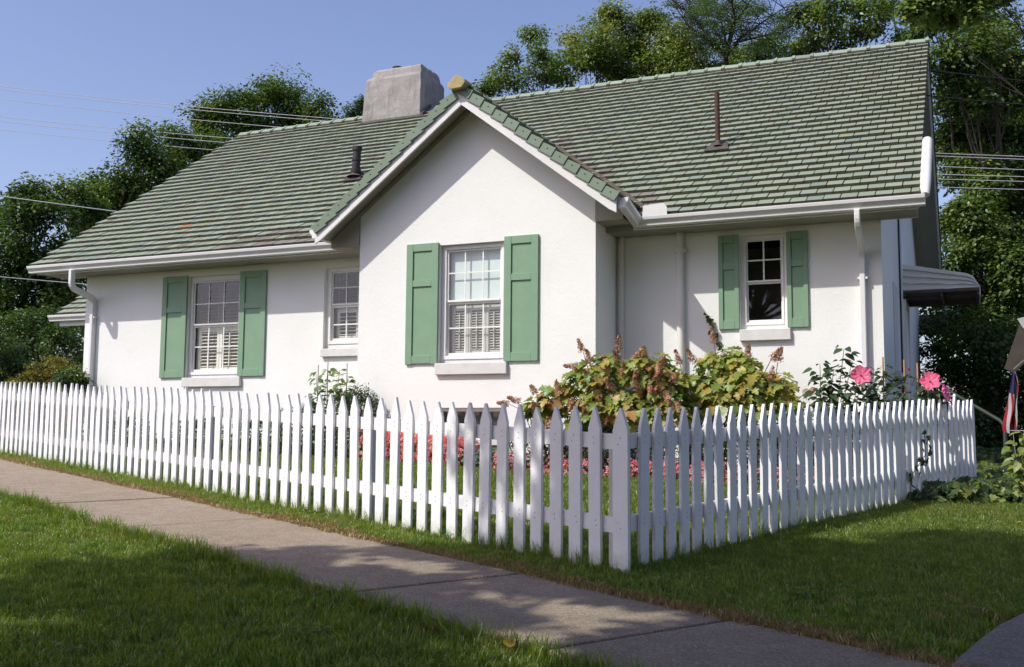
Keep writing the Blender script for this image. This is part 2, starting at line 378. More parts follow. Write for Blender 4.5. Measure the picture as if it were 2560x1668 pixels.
# ---- main roof: deck, fascia, soffits
roof = HB()
roof.add([(RXL, EY, EZ - .015), (RXR, EY, EZ - .015), (RXR, RY, RZ - .015), (RXL, RY, RZ - .015), (RXL, 10.3, mz(10.3) - .015), (RXR, 10.3, mz(10.3) - .015),
          (RXL, EY, EZ - .10), (RXR, EY, EZ - .10), (RXR, RY, RZ - .10), (RXL, RY, RZ - .10), (RXL, 10.3, mz(10.3) - .10), (RXR, 10.3, mz(10.3) - .10)],
         [(0, 1, 2, 3), (3, 2, 5, 4), (7, 6, 9, 8), (8, 9, 10, 11), (0, 6, 7, 1), (4, 5, 11, 10), (0, 3, 9, 6), (3, 4, 10, 9), (1, 7, 8, 2), (2, 8, 11, 5)])
roof = roof.build('roof', 'old_shingle', house)
TH = math.atan(SL); cS, sS = math.cos(TH), math.sin(TH)
# ---- tiles
EXPO, TW, TLEN, TTH = .203, .187, .262, .032
def tile_mesh(w_, ln, th, name='roof_tile'):
    a = MB(); c = .004
    a.add([(-w_ / 2, 0, 0), (w_ / 2, 0, 0), (w_ / 2, ln, -.004), (-w_ / 2, ln, -.004), (-w_ / 2 + c, c, th), (w_ / 2 - c, c, th), (w_ / 2 - c, ln, th * .55), (-w_ / 2 + c, ln, th * .55)],
          [(0, 3, 2, 1), (4, 5, 6, 7), (0, 1, 5, 4), (1, 2, 6, 5), (2, 3, 7, 6), (3, 0, 4, 7)])
    return a.mesh(name)
TM = [tile_mesh(TW - .0035, TLEN, TTH), tile_mesh(TW - .005, TLEN, TTH * 1.08), tile_mesh(TW - .003, TLEN, TTH * .94)]
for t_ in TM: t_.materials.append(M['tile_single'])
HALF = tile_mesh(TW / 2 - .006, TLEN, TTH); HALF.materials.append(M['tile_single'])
def tcol(x, row, near_valley=0):
    r = rnd.random(); g = np.array((.246, .286, .212)) * (1 + rnd.uniform(-.08, .08)) * np.array((1 + rnd.uniform(-.04, .04), 1, 1 + rnd.uniform(-.04, .06)))
    if r < .10: g = g * np.array((.82, .88, .98))
    if r < .012 + near_valley: g = np.array((.19, .175, .15)) * rnd.uniform(.85, 1.15)
    elif r < .0135 + near_valley: g = np.array((.25, .27, .16))
    return g
def slope_place(s, x, lift=.0, jy=0, jr=0):
    """matrix of a tile on the front slope, s measured up the slope from the eave"""
    tilt = TH - math.asin(.028 / EXPO) * .9
    y = EY + s * cS - sS * lift; z = EZ + s * sS + cS * lift
    return Matrix.Translation((x, y, z - BASE)) @ Matrix.Rotation(tilt + jy, 4, 'X') @ Matrix.Rotation(jr, 4, 'Z')
SLEN = (RY - EY) / cS; ROWS = int(SLEN / EXPO) + 1
tiles = []
for r in range(ROWS):
    s = r * EXPO - .035; o = (0 if r % 2 else TW / 2) + .0035 * ((r * 7) % 5 - 2)
    x = RXR - .005 - (TW / 4 if r % 2 == 0 else TW / 2)
    first = True
    if s + EXPO * 1.2 > SLEN: continue
    while x > RXL:
        half = first and r % 2 == 0
        y = EY + (s + .1) * cS; z = EZ + (s + .1) * sS
        hidden = (PXL < x < PXR) and pz(x) > z + .10
        if not hidden:
            d = pz(x) - z if abs(x - PX) < 2.6 else -9
            nv = .45 if (d > -.28 and x > PX) else (.03 if r < 2 else (.15 if (r < 2 and -4.4 < x < -2.3) else 0))
            if r < 3 and -4.6 < x < -2.4: nv = .8 if r < 2 else .25
            c = tcol(x, r, nv)
            if r == 5 and abs(x + 5.9) < .1: c = np.array((.42, .13, .08))
            if r in (3, 4, 5) and -5.9 < x < -5.4 and rnd.random() < .4: c = np.array((.27, .27, .12))
            tiles.append((slope_place(s, x, .002 + rnd.uniform(0, .003), rnd.uniform(-.012, .012), rnd.uniform(-.008, .008)), c, 'H' if half else rnd.randrange(3), x, y, z))
        x -= (TW * .75 if half else TW) * 1.0; first = False
# those that show largest are objects of their own; the rest are joined
def pxsize(t):
    p = HW(t[3], t[4], t[5]) - CAM; return -np.linalg.norm(p)
tiles.sort(key=pxsize, reverse=True)
def join_parts(items, name, parent, mat):
    """items: (matrix, colour, mesh) -> one mesh with a colour layer"""
    V = []; F = []; C = []; b = 0; cache = {}
    for mt, c, me in items:
        if me.name not in cache:
            v = np.empty(len(me.vertices) * 3); me.vertices.foreach_get('co', v); cache[me.name] = (v.reshape(-1, 3), [tuple(p.vertices) for p in me.polygons])
        v, f = cache[me.name]; a = np.array(mt)
        V.append(v @ a[:3, :3].T + a[:3, 3]); F += [tuple(b + i for i in q) for q in f]; C.append(np.repeat([c], len(v), 0)); b += len(v)
    me = bpy.data.meshes.new(name); me.from_pydata(np.concatenate(V).tolist(), [], F)
    at_ = me.color_attributes.new('Col', 'FLOAT_COLOR', 'POINT'); cc = np.concatenate(C)
    at_.data.foreach_set('color', np.concatenate([cc, np.ones((len(cc), 1))], 1).astype(np.float32).ravel())
    return link(name, me, mat, parent)
NS = 285
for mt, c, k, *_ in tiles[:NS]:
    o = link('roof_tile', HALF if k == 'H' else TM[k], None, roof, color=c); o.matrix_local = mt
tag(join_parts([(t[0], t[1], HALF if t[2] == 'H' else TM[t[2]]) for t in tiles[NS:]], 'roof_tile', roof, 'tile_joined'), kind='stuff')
# undercourse of old dark shingles above the gutter
m1 = HB()
x = RXL + .02
while x < RXR - .1:
    if not (PXL + .15 < x < PXR + .1):
        wd = rnd.uniform(.16, .34)
        m1.box(x, min(x + wd, RXR), EY - .02 + rnd.uniform(-.012, .012), EY + .1, EZ - .075 + rnd.uniform(-.008, .006), EZ - .03 + rnd.uniform(-.006, .006)); x += wd + .008
    else: x += .1
m1.build('undercourse', 'old_shingle', house)
# ridge tiles
def ridge_mesh(w_, ln, sl, name='ridge_tile'):
    a = MB(); sec = [(-w_, -w_ * sl - .004), (-.03, -.012), (0, 0), (.03, -.012), (w_, -w_ * sl - .004)]
    for k, (x0, x1, up, wd) in enumerate(((0, ln * .84, 0, 1), (ln * .84, ln, .018, 1.1))):
        vs = []
        for xx in (x0, x1):
            t_ = .010 if (k == 0 and xx == x0) else up
            for (yy, zz) in sec: vs.append((xx, yy * wd, zz + .02 + t_))
            for (yy, zz) in sec: vs.append((xx, yy * wd, zz - .006 + t_ * .5))
        n = 5; fs = []
        for i in range(4): fs += [(i, i + 1, 10 + i + 1, 10 + i), (5 + i, 15 + i, 15 + i + 1, 5 + i + 1)]
        fs += [(0, 5, 6, 1), (1, 6, 7, 2), (2, 7, 8, 3), (3, 8, 9, 4), (10, 11, 16, 15), (11, 12, 17, 16), (12, 13, 18, 17), (13, 14, 19, 18), (0, 10, 15, 5), (4, 9, 19, 14)]
        a.add(vs, fs)
    return a.mesh(name)
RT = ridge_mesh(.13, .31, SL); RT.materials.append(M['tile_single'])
x = RXL + .02
while x < RXR - .2:
    if not (-5.0 < x < -3.75):
        c = np.array((.26, .325, .235)) * rnd.uniform(.88, 1.1)
        if abs(x - 3.2) < .15: c = np.array((.22, .23, .19))
        link('ridge_tile', RT, None, roof, loc=(x, RY, RZ - BASE + .035), color=c, rot=(0, rnd.uniform(-.006, .006), 0))
    x += .292
# fascia and soffit of the main roof, left and right of the bay
for a, b in ((RXL + .05, PXL + .12), (PXR - .02, RXR - .05)):
    m1 = HB(); m1.box(a, b, EY + .055, EY + .085, EZ - .160, EZ - .03)
    m1.build('fascia', 'white_paint', house)
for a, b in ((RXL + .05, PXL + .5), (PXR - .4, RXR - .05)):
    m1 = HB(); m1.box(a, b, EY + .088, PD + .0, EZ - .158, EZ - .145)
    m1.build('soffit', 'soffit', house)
for a, b in ((RXL + .05, PXL + .12), (PXR - .02, RXR - .05)):
    m1 = HB(); m1.box(a, b, EY + .035, EY + .053, EZ - .11, EZ - .02)
    m1.build('drip_board', 'fascia_brown', house)
# verge boards and raking soffits at both gable ends, one board to each slope
for x0, x1 in ((RXL + .01, RXL + .04), (RXR - .05, RXR - .02)):
    for ya, yb in ((EY + .05, RY - .001), (RY + .001, 10.25)):
        HB().prism([(x0, ya, mz(ya) - .02), (x0, yb, mz(yb) - .02), (x0, yb, mz(yb) - .20), (x0, ya, mz(ya) - .20)], (x1 - x0, 0, 0)).build('verge_board', 'pipe_paint', house)
for x0, x1 in ((RXL + .045, WXL - .002), (WXR + .002, RXR - .055)):
    for ya, yb in ((EY + .1, RY - .001), (RY + .001, 10.2)):
        HB().prism([(x0, ya, mz(ya) - .125), (x0, yb, mz(yb) - .125), (x0, yb, mz(yb) - .14), (x0, ya, mz(ya) - .14)], (x1 - x0, 0, 0)).build('soffit', 'soffit', house)
for x0, x1 in ((RXL + .045, WXL - .004), (WXR + .004, RXR - .055)):
    HB().box(x0, x1, PD - .02, PD + .01, EZ - .17, mz(PD) - .142).build('eave_return', 'pipe_paint', house)
# ---- roof of the bay
def bay_slope(mb, sgn, top, bot, x1):
    yr = EY + (PZ - EZ) / SL; ye = EY + (pz(x1) - EZ) / SL + .1
    a = [(PX, PYF, PZ + top), (x1, PYF, pz(x1) + top), (x1, max(ye, .4), pz(x1) + top), (PX, yr + .1, PZ + top)]
    b = [(p[0], p[1], p[2] - top + bot) for p in a]
    mb.add(a + b, [(0, 1, 2, 3), (7, 6, 5, 4), (0, 4, 5, 1), (1, 5, 6, 2), (2, 6, 7, 3), (3, 7, 4, 0)])
m1 = HB(); bay_slope(m1, 1, 0, -.13, PXR); bay_slope(m1, -1, 0, -.13, PXL)
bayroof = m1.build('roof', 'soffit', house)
# barge boards, flaking white paint; a seam at the peak
for x1 in (PXL, PXR):
    m1 = HB(); x2 = x1 - .09 * (1 if x1 > 0 else -1); px_ = PX + (.0015 if x1 > 0 else -.0015)
    m1.prism([(px_, PYF - .035, PZ - .005), (x1, PYF - .035, pz(x1) - .005), (x1, PYF - .035, pz(x1) - .235 + .01), (x2, PYF - .035, pz(x2) - .245), (px_, PYF - .035, PZ - .245)], (0, .033, 0))
    m1.build('barge_board', 'flaking_trim', bayroof)
# wall-top board in the gable and boxed eave ends
m1 = HB()
for x1, wx in ((PXL, BL), (PXR, BR)):
    m1 = HB(); s_ = 1 if x1 > 0 else -1; xi = wx + .003 * s_
    m1.box(min(x1 - .03 * s_, xi), max(x1 - .03 * s_, xi), -.026, PD + .01, pz(x1) - .235, pz(x1) - .215)
    m1.box(min(x1 - .03 * s_, xi), max(x1 - .03 * s_, xi), EY + .09, EY + .11, EZ - .17, pz(x1) - .236)
    m1.prism([(xi, -.024, pz(x1) - .213), (x1 - .03 * s_, -.024, pz(x1) - .213), (x1 - .03 * s_, -.024, pz(x1) - .14), (xi, -.024, pz(xi) - .14)], (0, .02, 0))
    m1.build('eave_box', 'soffit', bayroof)
m1 = HB()
for s_, wx in ((-1, BL), (1, BR)):
    m1.prism([(PX, -.03, PZ - .145), (wx, -.03, pz(wx) - .145), (wx, -.03, pz(wx) - .2), (PX, -.03, PZ - .2)], (0, .028, 0))
m1.build('gable_moulding', 'soffit', bayroof)
# rake tiles: L-shaped, lapped up the verge, each with its nail
PTH = math.atan(PS)
def rake_mesh(face=.118, ln=.228):
    a = MB()   # local: +Y runs up the slope, X along the ridge direction (front = -X), Z off the slope
    a.add([(-.02, 0, .034), (.20, 0, .034), (.20, ln, .012), (-.02, ln, .012), (-.02, 0, .012), (.20, 0, .012), (.20, ln, -.004), (-.02, ln, -.004)],
          [(0, 1, 2, 3), (7, 6, 5, 4), (0, 4, 5, 1), (1, 5, 6, 2), (2, 6, 7, 3), (3, 7, 4, 0)])
    a.add([(-.048, 0, .034), (-.0205, 0, .034), (-.0205, ln, .012), (-.034, ln, .012), (-.048, 0, .034 - face), (-.0205, 0, .034 - face), (-.0205, ln, .020 - face), (-.034, ln, .020 - face)],
          [(0, 1, 2, 3), (7, 6, 5, 4), (0, 4, 5, 1), (1, 5, 6, 2), (2, 6, 7, 3), (3, 7, 4, 0)])
    return a.mesh('rake_tile')
RKR = rake_mesh(); RKR.materials.append(M['tile_plain'])
RKL = RKR.copy()
for v in RKL.vertices: v.co.x = -v.co.x
RKL.flip_normals() if hasattr(RKL, 'flip_normals') else None
NAIL = MB().lathe((0, 0, 0), [(0, .006), (.007, .004), (.008, 0)], 8).mesh('nail'); NAIL.materials.append(M['nail'])
plen = (PXR - PX + .02) / math.cos(PTH)
def rake(sgn):
    L_ = (abs((PXR if sgn > 0 else PXL) - PX) + .03) / math.cos(PTH); n = int(L_ / .202)
    for i in range(n):
        s = L_ - (i + 0) * .202                      # distance down from the ridge of the tile's lower edge
        if s < .12: continue
        x = PX + sgn * s * math.cos(PTH); z = PZ - s * math.sin(PTH)
        up = Vector((-sgn * math.cos(PTH), 0, math.sin(PTH))); fr = Vector((0, 1, 0)); nn = Vector((sgn * math.sin(PTH), 0, math.cos(PTH)))
        lift = .002 + rnd.uniform(0, .003); mt = Matrix.Identity(4); xa = fr
        # local X -> +Y (house), local Y -> up the slope, local Z -> normal
        for k in range(3): mt[k][0] = xa[k]; mt[k][1] = up[k]; mt[k][2] = nn[k]
        mt[0][3] = x + nn.x * lift; mt[1][3] = PYF - .035 + .012 + rnd.uniform(-.002, .002) ; mt[2][3] = z - BASE + nn.z * lift
        g = np.array((.175, .232, .165)) * rnd.uniform(.94, 1.07)
        o = link('rake_tile', RKR, None, bayroof, color=g)
        if mt.determinant() < 0: pass
        o.matrix_local = mt @ Matrix.Rotation(-.055, 4, 'X')
        nl = link('nail', NAIL, None, o); nl.location = (-.0445, .10, -.02); nl.rotation_euler = (0, -math.pi / 2, 0)
rake(1); rake(-1)
# field tiles of the bay's slopes (seen edge on from here)
TJ = []
for sgn in (1, -1):
    L_ = (abs((PXR if sgn > 0 else PXL) - PX) + .02) / math.cos(PTH)
    for r in range(int(L_ / EXPO)):
        s = L_ - r * EXPO; x = PX + sgn * s * math.cos(PTH); z = PZ - s * math.sin(PTH)
        y = PYF + .27 + (TW / 2 if r % 2 else 0)
        while y < EY + (z - EZ) / SL + .05:
            up = Vector((-sgn * math.cos(PTH), 0, math.sin(PTH))); nn = Vector((sgn * math.sin(PTH), 0, math.cos(PTH))); xa = up.cross(nn)
            mt = Matrix.Identity(4)
            for k in range(3): mt[k][0] = xa[k]; mt[k][1] = up[k]; mt[k][2] = nn[k]
            mt[0][3] = x + nn.x * .005; mt[1][3] = y; mt[2][3] = z - BASE + nn.z * .005
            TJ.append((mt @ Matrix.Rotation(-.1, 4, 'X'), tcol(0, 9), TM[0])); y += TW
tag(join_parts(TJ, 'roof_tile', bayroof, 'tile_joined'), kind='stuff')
RT2 = ridge_mesh(.13, .30, PS); RT2.materials.append(M['tile_single'])
y = PYF - .02; yend = EY + (PZ - EZ) / SL
while y < yend:
    o = link('ridge_tile', RT2, None, bayroof, loc=(PX, y + .3, PZ - BASE + .045), color=np.array((.25, .33, .21)) * rnd.uniform(.9, 1.1)); o.rotation_euler = (0, 0, -math.pi / 2); y += .281
m1 = HB()                                  # tan hip-shaped end block at the peak
zt = PZ + .115; e = PX - .02
m1.prism([(e, PYF - .15, zt), (e + .125, PYF - .15, zt - .075), (e + .13, PYF - .15, zt - .115), (e + .08, PYF - .15, zt - .175), (e - .075, PYF - .15, zt - .185), (e - .12, PYF - .15, zt - .15), (e - .125, PYF - .15, zt - .105)], (0, .22, 0))
m1.build('ridge_end', 'tan_concrete', bayroof, bevel=.006)
# valley flashing and debris
m1 = HB()
yr = EY + (PZ - EZ) / SL
for x1 in (PXL, PXR):
    s_ = 1 if x1 > 0 else -1; y1 = EY + (pz(x1) - EZ) / SL; k = .09 * s_
    m1.add([(x1, y1, pz(x1) + .030), (x1 + k, y1, mz(y1) + .036), (PX + k, yr, PZ + .036), (PX, yr, PZ + .030)], [(0, 1, 2, 3)])
m1.build('valley', 'old_shingle', roof)

# ---- gutters (ogee section) and downspouts
GP = [(0, 0), (0, -.115), (-.070, -.118), (-.082, -.108), (-.086, -.080), (-.100, -.062), (-.122, -.040), (-.128, -.010), (-.128, 0), (-.118, .002), (-.116, -.010), (-.110, -.034), (-.09, -.056), (-.074, -.08), (-.068, -.106), (-.008, -.104), (-.008, 0)]
def gutter_x(x0, x1, yb, zt, mitre0=0):
    mb = HB(); mb.add([(x0 + (-y * mitre0), yb + y, zt + z) for y, z in GP] + [(x1, yb + y, zt + z) for y, z in GP],
           [(i, (i + 1) % 17, 17 + (i + 1) % 17, 17 + i) for i in range(17)])
    for x, c in ((x0, mitre0), (x1, 0)):
        if c: continue
        mb.add([(x + (.0 if x == x0 else .0), yb + y, zt + z) for y, z in GP[:9]], [tuple(range(9))])
        mb.add([(x + (-.003 if x == x0 else .003), yb + y, zt + z) for y, z in GP[:9]], [tuple(range(9))])
    return mb
gutter_x(-8.33, -2.10, EY + .034, EZ - .03).build('gutter', 'gutter_metal', house)
gutter_x(PXR + .003, 5.265, EY + .034, EZ - .03, mitre0=1).build('gutter', 'gutter_metal', house)
GL = 4.45                                    # short gutters along the bay's eaves
m1 = HB(); zt = pz(PXR) - .04
m1.add([(PXR + .003 - y, PYF + .02, zt + z) for y, z in GP] + [(PXR + .003 - y, EY + .034 + y, EZ - .03 + z) for y, z in GP], [(i, (i + 1) % 17, 17 + (i + 1) % 17, 17 + i) for i in range(17)])
m1.add([(PXR + .003 - y, PYF + .019, zt + z) for y, z in GP[:9]], [tuple(range(9))])
m1.build('gutter', 'gutter_metal', house)
m1 = HB(); zt2 = pz(PXL) - .02
m1.add([(PXL - .003 + y, PYF + .02, zt2 + z) for y, z in GP] + [(PXL - .003 + y, .30, zt2 + z) for y, z in GP], [(i, (i + 1) % 17, 17 + (i + 1) % 17, 17 + i) for i in range(17)])
m1.add([(PXL - .003 + y, PYF + .019, zt2 + z) for y, z in GP[:9]], [tuple(range(9))])
m1.build('gutter', 'gutter_metal', house)
# splash guard where the two gutters meet
m1 = HB(); gx = 2.08; gy = EY - .092
m1.prism([(gx, gy, EZ - .035), (gx + .30, gy, EZ - .035), (gx + .30, gy, EZ + .06), (gx + .26, gy, EZ + .115), (gx, gy, EZ + .10)], (0, .004, 0))
arc = [(gx - .002, gy + .17 * (1 - math.cos(a)) * 0 + t_ * .17, EZ - .03 + .15 * math.sin(math.pi * (.12 + .88 * (1 - t_)) / 1.0) ** .6) for t_, a in ((i / 8, 0) for i in range(9))]
m1.prism([(gx - .002, gy, EZ - .035)] + [(p[0], p[1], max(p[2], EZ - .02)) for p in arc] + [(gx - .002, gy + .17, EZ - .035)], (-.004, 0, 0))
m1.build('splash_guard', 'gutter_metal', house)
def ribbed_pipe(path, w_=.085, d=.062, name='downspout', mat='gutter_metal', ribs=True):
    mb = HB(); mb.tube(path, [(d / 2 * 1.0, w_ / 2)] * len(path), 4)
    return mb.build(name, mat, house, bevel=.008)
def elbow(P0, P1, P2, P3, n=5):
    out = [Vector(P0)]
    for A, B, C_ in ((P0, P1, P2), (P1, P2, P3)):
        A, B, C_ = map(Vector, (A, B, C_)); a = B + (A - B).normalized() * .10; c = B + (C_ - B).normalized() * .10
        for i in range(n + 1): t_ = i / n; out.append(a * (1 - t_) ** 2 + B * 2 * t_ * (1 - t_) + c * t_ * t_)
    out.append(Vector(P3)); return out
g1 = onY(180, 690, EY - .03); g2 = onY(235, 752, PD - .05)
dsL = ribbed_pipe(elbow((g1[0], EY - .03, EZ - .14), (g1[0], EY - .03, EZ - .14 - .28), (g2[0], PD - .05, g2[2] + .03), (g2[0], PD - .05, .95)), .095)
g1 = onY(2143, 530, EY - .03); g2 = onY(2155, 637, PD - .05)
dsR = ribbed_pipe(elbow((g1[0], EY - .03, EZ - .14), (g1[0], EY - .03, EZ - .14 - .16), (g2[0], PD - .05, g2[2] + .02), (g2[0], PD - .05, .95)), .092)
gR = g2[0]
for ds, gx_ in ((dsL, onY(235, 752, PD - .05)[0]), (dsR, gR)):
    m1 = HB()
    for k in (-.026, -.009, .009, .026): m1.box(gx_ + k - .003, gx_ + k + .003, PD - .0865, PD - .081, .96, 3.30)
    m1.build('rib', 'gutter_metal', ds)
    for zz in (3.42, 2.2): HB().box(gx_ - .056, gx_ + .056, PD - .0835, PD - .012, zz - .014, zz + .014).build('strap', 'gutter_metal', ds)
# round rain pipe with collar, corner pipe under the bay's eave
m1 = HB().tube([(2.39, PD - .052, 4.12), (2.39, PD - .052, .95)], .048, 16)
rp = m1.build('rain_pipe', 'pipe_paint', house, smooth=True)
HB().tube([(2.39, PD - .052, 3.92), (2.39, PD - .052, 3.86)], .063, 16).build('collar', 'pipe_paint', rp, smooth=True)
HB().tube([(2.39, PD - .052, 2.34), (2.39, PD - .052, .96)], .06, 16).build('collar', 'pipe_paint', rp, smooth=True)
HB().box(2.30, 2.48, PD - .03, PD - .003, 3.87, 3.905).build('bracket', 'pipe_paint', rp)
a_ = [(1.85, PD - .04, 4.20), (1.72, PD - .04, 4.195), (1.655, PD - .04, 4.17), (1.62, PD - .04, 4.11), (1.615, PD - .04, 4.0), (1.615, PD - .04, .95)]
HB().tube(a_, .036, 12).build('corner_pipe', 'pipe_paint', house, smooth=True)
# rolled white metal along the right verge
def vp(y, dx=0, dz=0): return (RXR + .045 + dx, y, mz(y) + dz)
HB().tube([vp(.34, 0, -.05), vp(.42), vp(.6), vp(1.2), vp(1.62)], [.045, .056, .060, .060, .060], 14).build('verge_roll', 'pipe_paint', house, smooth=True)

# ---- windows
def pane(a, b, y, c, d, win):                # the normal must face the street: the fresnel coat depends on it
    me = bpy.data.meshes.new('pane'); me.from_pydata([(a, y, c - BASE), (b, y, c - BASE), (b, y, d - BASE), (a, y, d - BASE)], [], [(0, 1, 2, 3)]); link('pane', me, 'glass', win)
def window(op, frame, glassz, vm, hm_u, hm_l, sillr, y=PD, meet=None, extra=None, low_v=None, ft=.035, q=.024):
    """op: opening; frame: x0,x1,z0,z1 of the window unit; vm/hm: muntins"""
    x0, x1, z0, z1 = frame; yf = y + .075
    mb = HB(); t = ft
    # casing between opening and unit
    for a, b, c, d in ((op[0], x0, op[2], op[3]), (x1, op[1], op[2], op[3]), (x0, x1, z1, op[3]), (x0, x1, op[2], z0)):
        if b - a > .004 and d - c > .004: mb.box(a, b, yf - .01, yf + .05, c, d)
    for a, b, c, d in ((x0, x0 + t, z0, z1), (x1 - t, x1, z0, z1), (x0 + t, x1 - t, z1 - t, z1), (x0 + t, x1 - t, z0, z0 + t + .015)):
        mb.box(a, b, yf - .022, yf + .048, c, d)
    win = mb.build('window', 'white_paint', house, bevel=.003)
    ms = meet
    gx0, gx1 = x0 + t, x1 - t
    for k, (a, b, yy) in enumerate(((ms, z1 - t, yf + .0), (z0 + t + .015, ms, yf + .018))):
        s = HB(); gap = .001
        for p in ((gx0 + gap, gx0 + q, a + gap, b - gap), (gx1 - q, gx1 - gap, a + gap, b - gap)): s.box(p[0], p[1], yy, yy + .026, p[2], p[3])
        s.box(gx0 + q, gx1 - q, yy, yy + .026, b - q - (.006 if k else 0), b - gap); s.box(gx0 + q, gx1 - q, yy - (.008 if k == 0 else 0), yy + .026, a + gap, a + q + (.004 if k == 0 else .012))
        sash = s.build('sash', 'white_paint', win, bevel=.002)
        ax, bx, az, bz = gx0 + q, gx1 - q, a + q, b - q
        V_ = vm if (k == 0 or low_v is None) else low_v; Hh = hm_u if k == 0 else hm_l
        xs = [ax] + list(V_) + [bx]; zs = [az] + list(Hh) + [bz]
        for i in range(len(xs) - 1):
            for j in range(len(zs) - 1):
                pane(xs[i], xs[i + 1], yy + .014, zs[j], zs[j + 1], win)
        if V_ or Hh:
            mm = HB()
            for v in V_: mm.box(v - .009, v + .009, yy + .004, yy + .0125, az, bz)
            for h in Hh:
                for i in range(len(xs) - 1): mm.box(xs[i] + (.0095 if i else 0), xs[i + 1] - (.0095 if i < len(xs) - 2 else 0), yy + .005, yy + .012, h - .009, h + .009)
            mm.build('muntin', 'white_paint', win)
    sx0, sx1, sz0, sz1 = sillr
    HB().box(sx0, sx1, y - .055, y + .11, sz0, sz1).build('sill', 'sill_plaster', win, bevel=.006)
    return win
def louvres(win, x0, x1, z0, z1, y, mat='interior_white', pitch=.052, tilt=.6, cols=2):
    mb = HB(); wdt = (x1 - x0) / cols
    for c in range(cols):
        a, b = x0 + c * wdt + .004, x0 + (c + 1) * wdt - .004
        mb.box(a, a + .045, y, y + .028, z0, z1); mb.box(b - .045, b, y, y + .028, z0, z1); mb.box(a + .045, b - .045, y, y + .028, z0, z0 + .07); mb.box(a + .045, b - .045, y, y + .028, z1 - .07, z1)
        mb.box((a + b) / 2 - .006, (a + b) / 2 + .006, y - .022, y - .010, z0 + .1, z1 - .1)
        z = z0 + .095
        while z < z1 - .08:
            h = .024; dy = math.cos(tilt) * h; dz = math.sin(tilt) * h
            mb.prism([(a + .046, y + .014 - dy, z - dz), (a + .046, y + .014 + dy, z + dz), (a + .046, y + .018 + dy, z + dz - .006), (a + .046, y + .018 - dy, z - dz - .006)], (b - a - .092, 0, 0)); z += pitch
    mb.build('louvre_shutter', mat, win)
wL = window(LW, (-5.472, -4.50, 2.45, 3.95), 0, (-5.139, -4.849), (3.56,), (2.89,), (-5.515, -4.395, 2.262, 2.405), meet=3.225)
louvres(wL, -5.40, -4.57, 2.50, 3.20, PD + .17, tilt=.35); louvres(wL, -5.40, -4.57, 3.22, 3.92, PD + .17, 'interior_dark', tilt=.9)
wH = window(HWN, (-2.90, -2.02, 2.86, 3.965), 0, (-2.615, -2.33), (3.69,), (3.15,), (-2.955, -1.83, 2.672, 2.79), meet=3.43)
louvres(wH, -2.83, -2.06, 2.92, 3.40, PD + .17, 'interior_grey', tilt=.35); louvres(wH, -2.83, -2.06, 3.42, 3.95, PD + .17, 'interior_dark', tilt=-.5)
wR = window(RW, (3.162, 3.636, 2.925, 3.998), 0, (3.395,), (3.724,), (), (3.115, 3.722, 2.728, 2.868), meet=3.455, low_v=(), ft=.022, q=.017)
wC = window(CW, (-.56, .295, 2.53, 3.995), 0, (-.265, -.009), (3.655,), (2.94,), (-.625, .388, 2.33, 2.478), y=0, meet=3.275)
louvres(wC, -.50, .24, 2.58, 3.24, .17, 'interior_grey', pitch=.034, tilt=.5, cols=3)
HB().box(-.51, .25, .15, .154, 3.26, 3.97).build('roller_shade', 'roller_shade', wC)
m1 = HB()                                  # basement window at the foot of the bay
for a, b, c, d in ((-.59, .325, 1.865, 1.908), (-.59, -.55, 1.522, 1.865), (.285, .325, 1.522, 1.865), (-.55, .285, 1.522, 1.56), (-.17, -.12, 1.56, 1.865)): m1.box(a, b, .05, .09, c, d)
wB = m1.build('window', 'white_paint', house)
for a, b in ((-.55, -.17), (-.12, .285)): pane(a, b, .075, 1.56, 1.865, wB)
HB().box(-.64, .375, -.045, .10, 1.44, 1.515).build('sill', 'sill_plaster', wB, bevel=.005)

# ---- board shutters: outer frame, three rails, two sunk panels
def board_shutter(x0, x1, z0, z1, y, mid=None, damage=False):
    st = min(.095, (x1 - x0) * .22); mid = mid or z0 + (z1 - z0) * .67; t = .034
    mb = HB()
    mb.box(x0, x0 + st, y - t, y - .004, z0, z1); mb.box(x1 - st, x1, y - t, y - .004, z0, z1)
    sh = mb.build('window_shutter', 'shutter_green', house, bevel=.0025)
    for a, b in ((z0, z0 + .11), (mid - .045, mid + .04), (z1 - .10, z1)):
        HB().box(x0 + st + .001, x1 - st - .001, y - t + .002, y - .005, a + (0 if not damage or a != z0 else .008), b).build('rail', 'shutter_green', sh, bevel=.0025)
    for a, b in ((z0 + .111, mid - .046), (mid + .041, z1 - .101)):
        HB().box(x0 + st + .001, x1 - st - .001, y - t + .020, y - .006, a, b).build('panel', 'shutter_green', sh)
board_shutter(-5.985, -5.492, 2.410, 4.005, PD); board_shutter(-4.462, -3.975, 2.414, 4.012, PD)
board_shutter(-1.075, -.604, 2.474, 4.055, 0, damage=True); board_shutter(.338, .802, 2.486, 4.066, 0)
board_shutter(2.862, 3.112, 2.878, 4.042, PD); board_shutter(3.684, 3.931, 2.876, 4.036, PD)

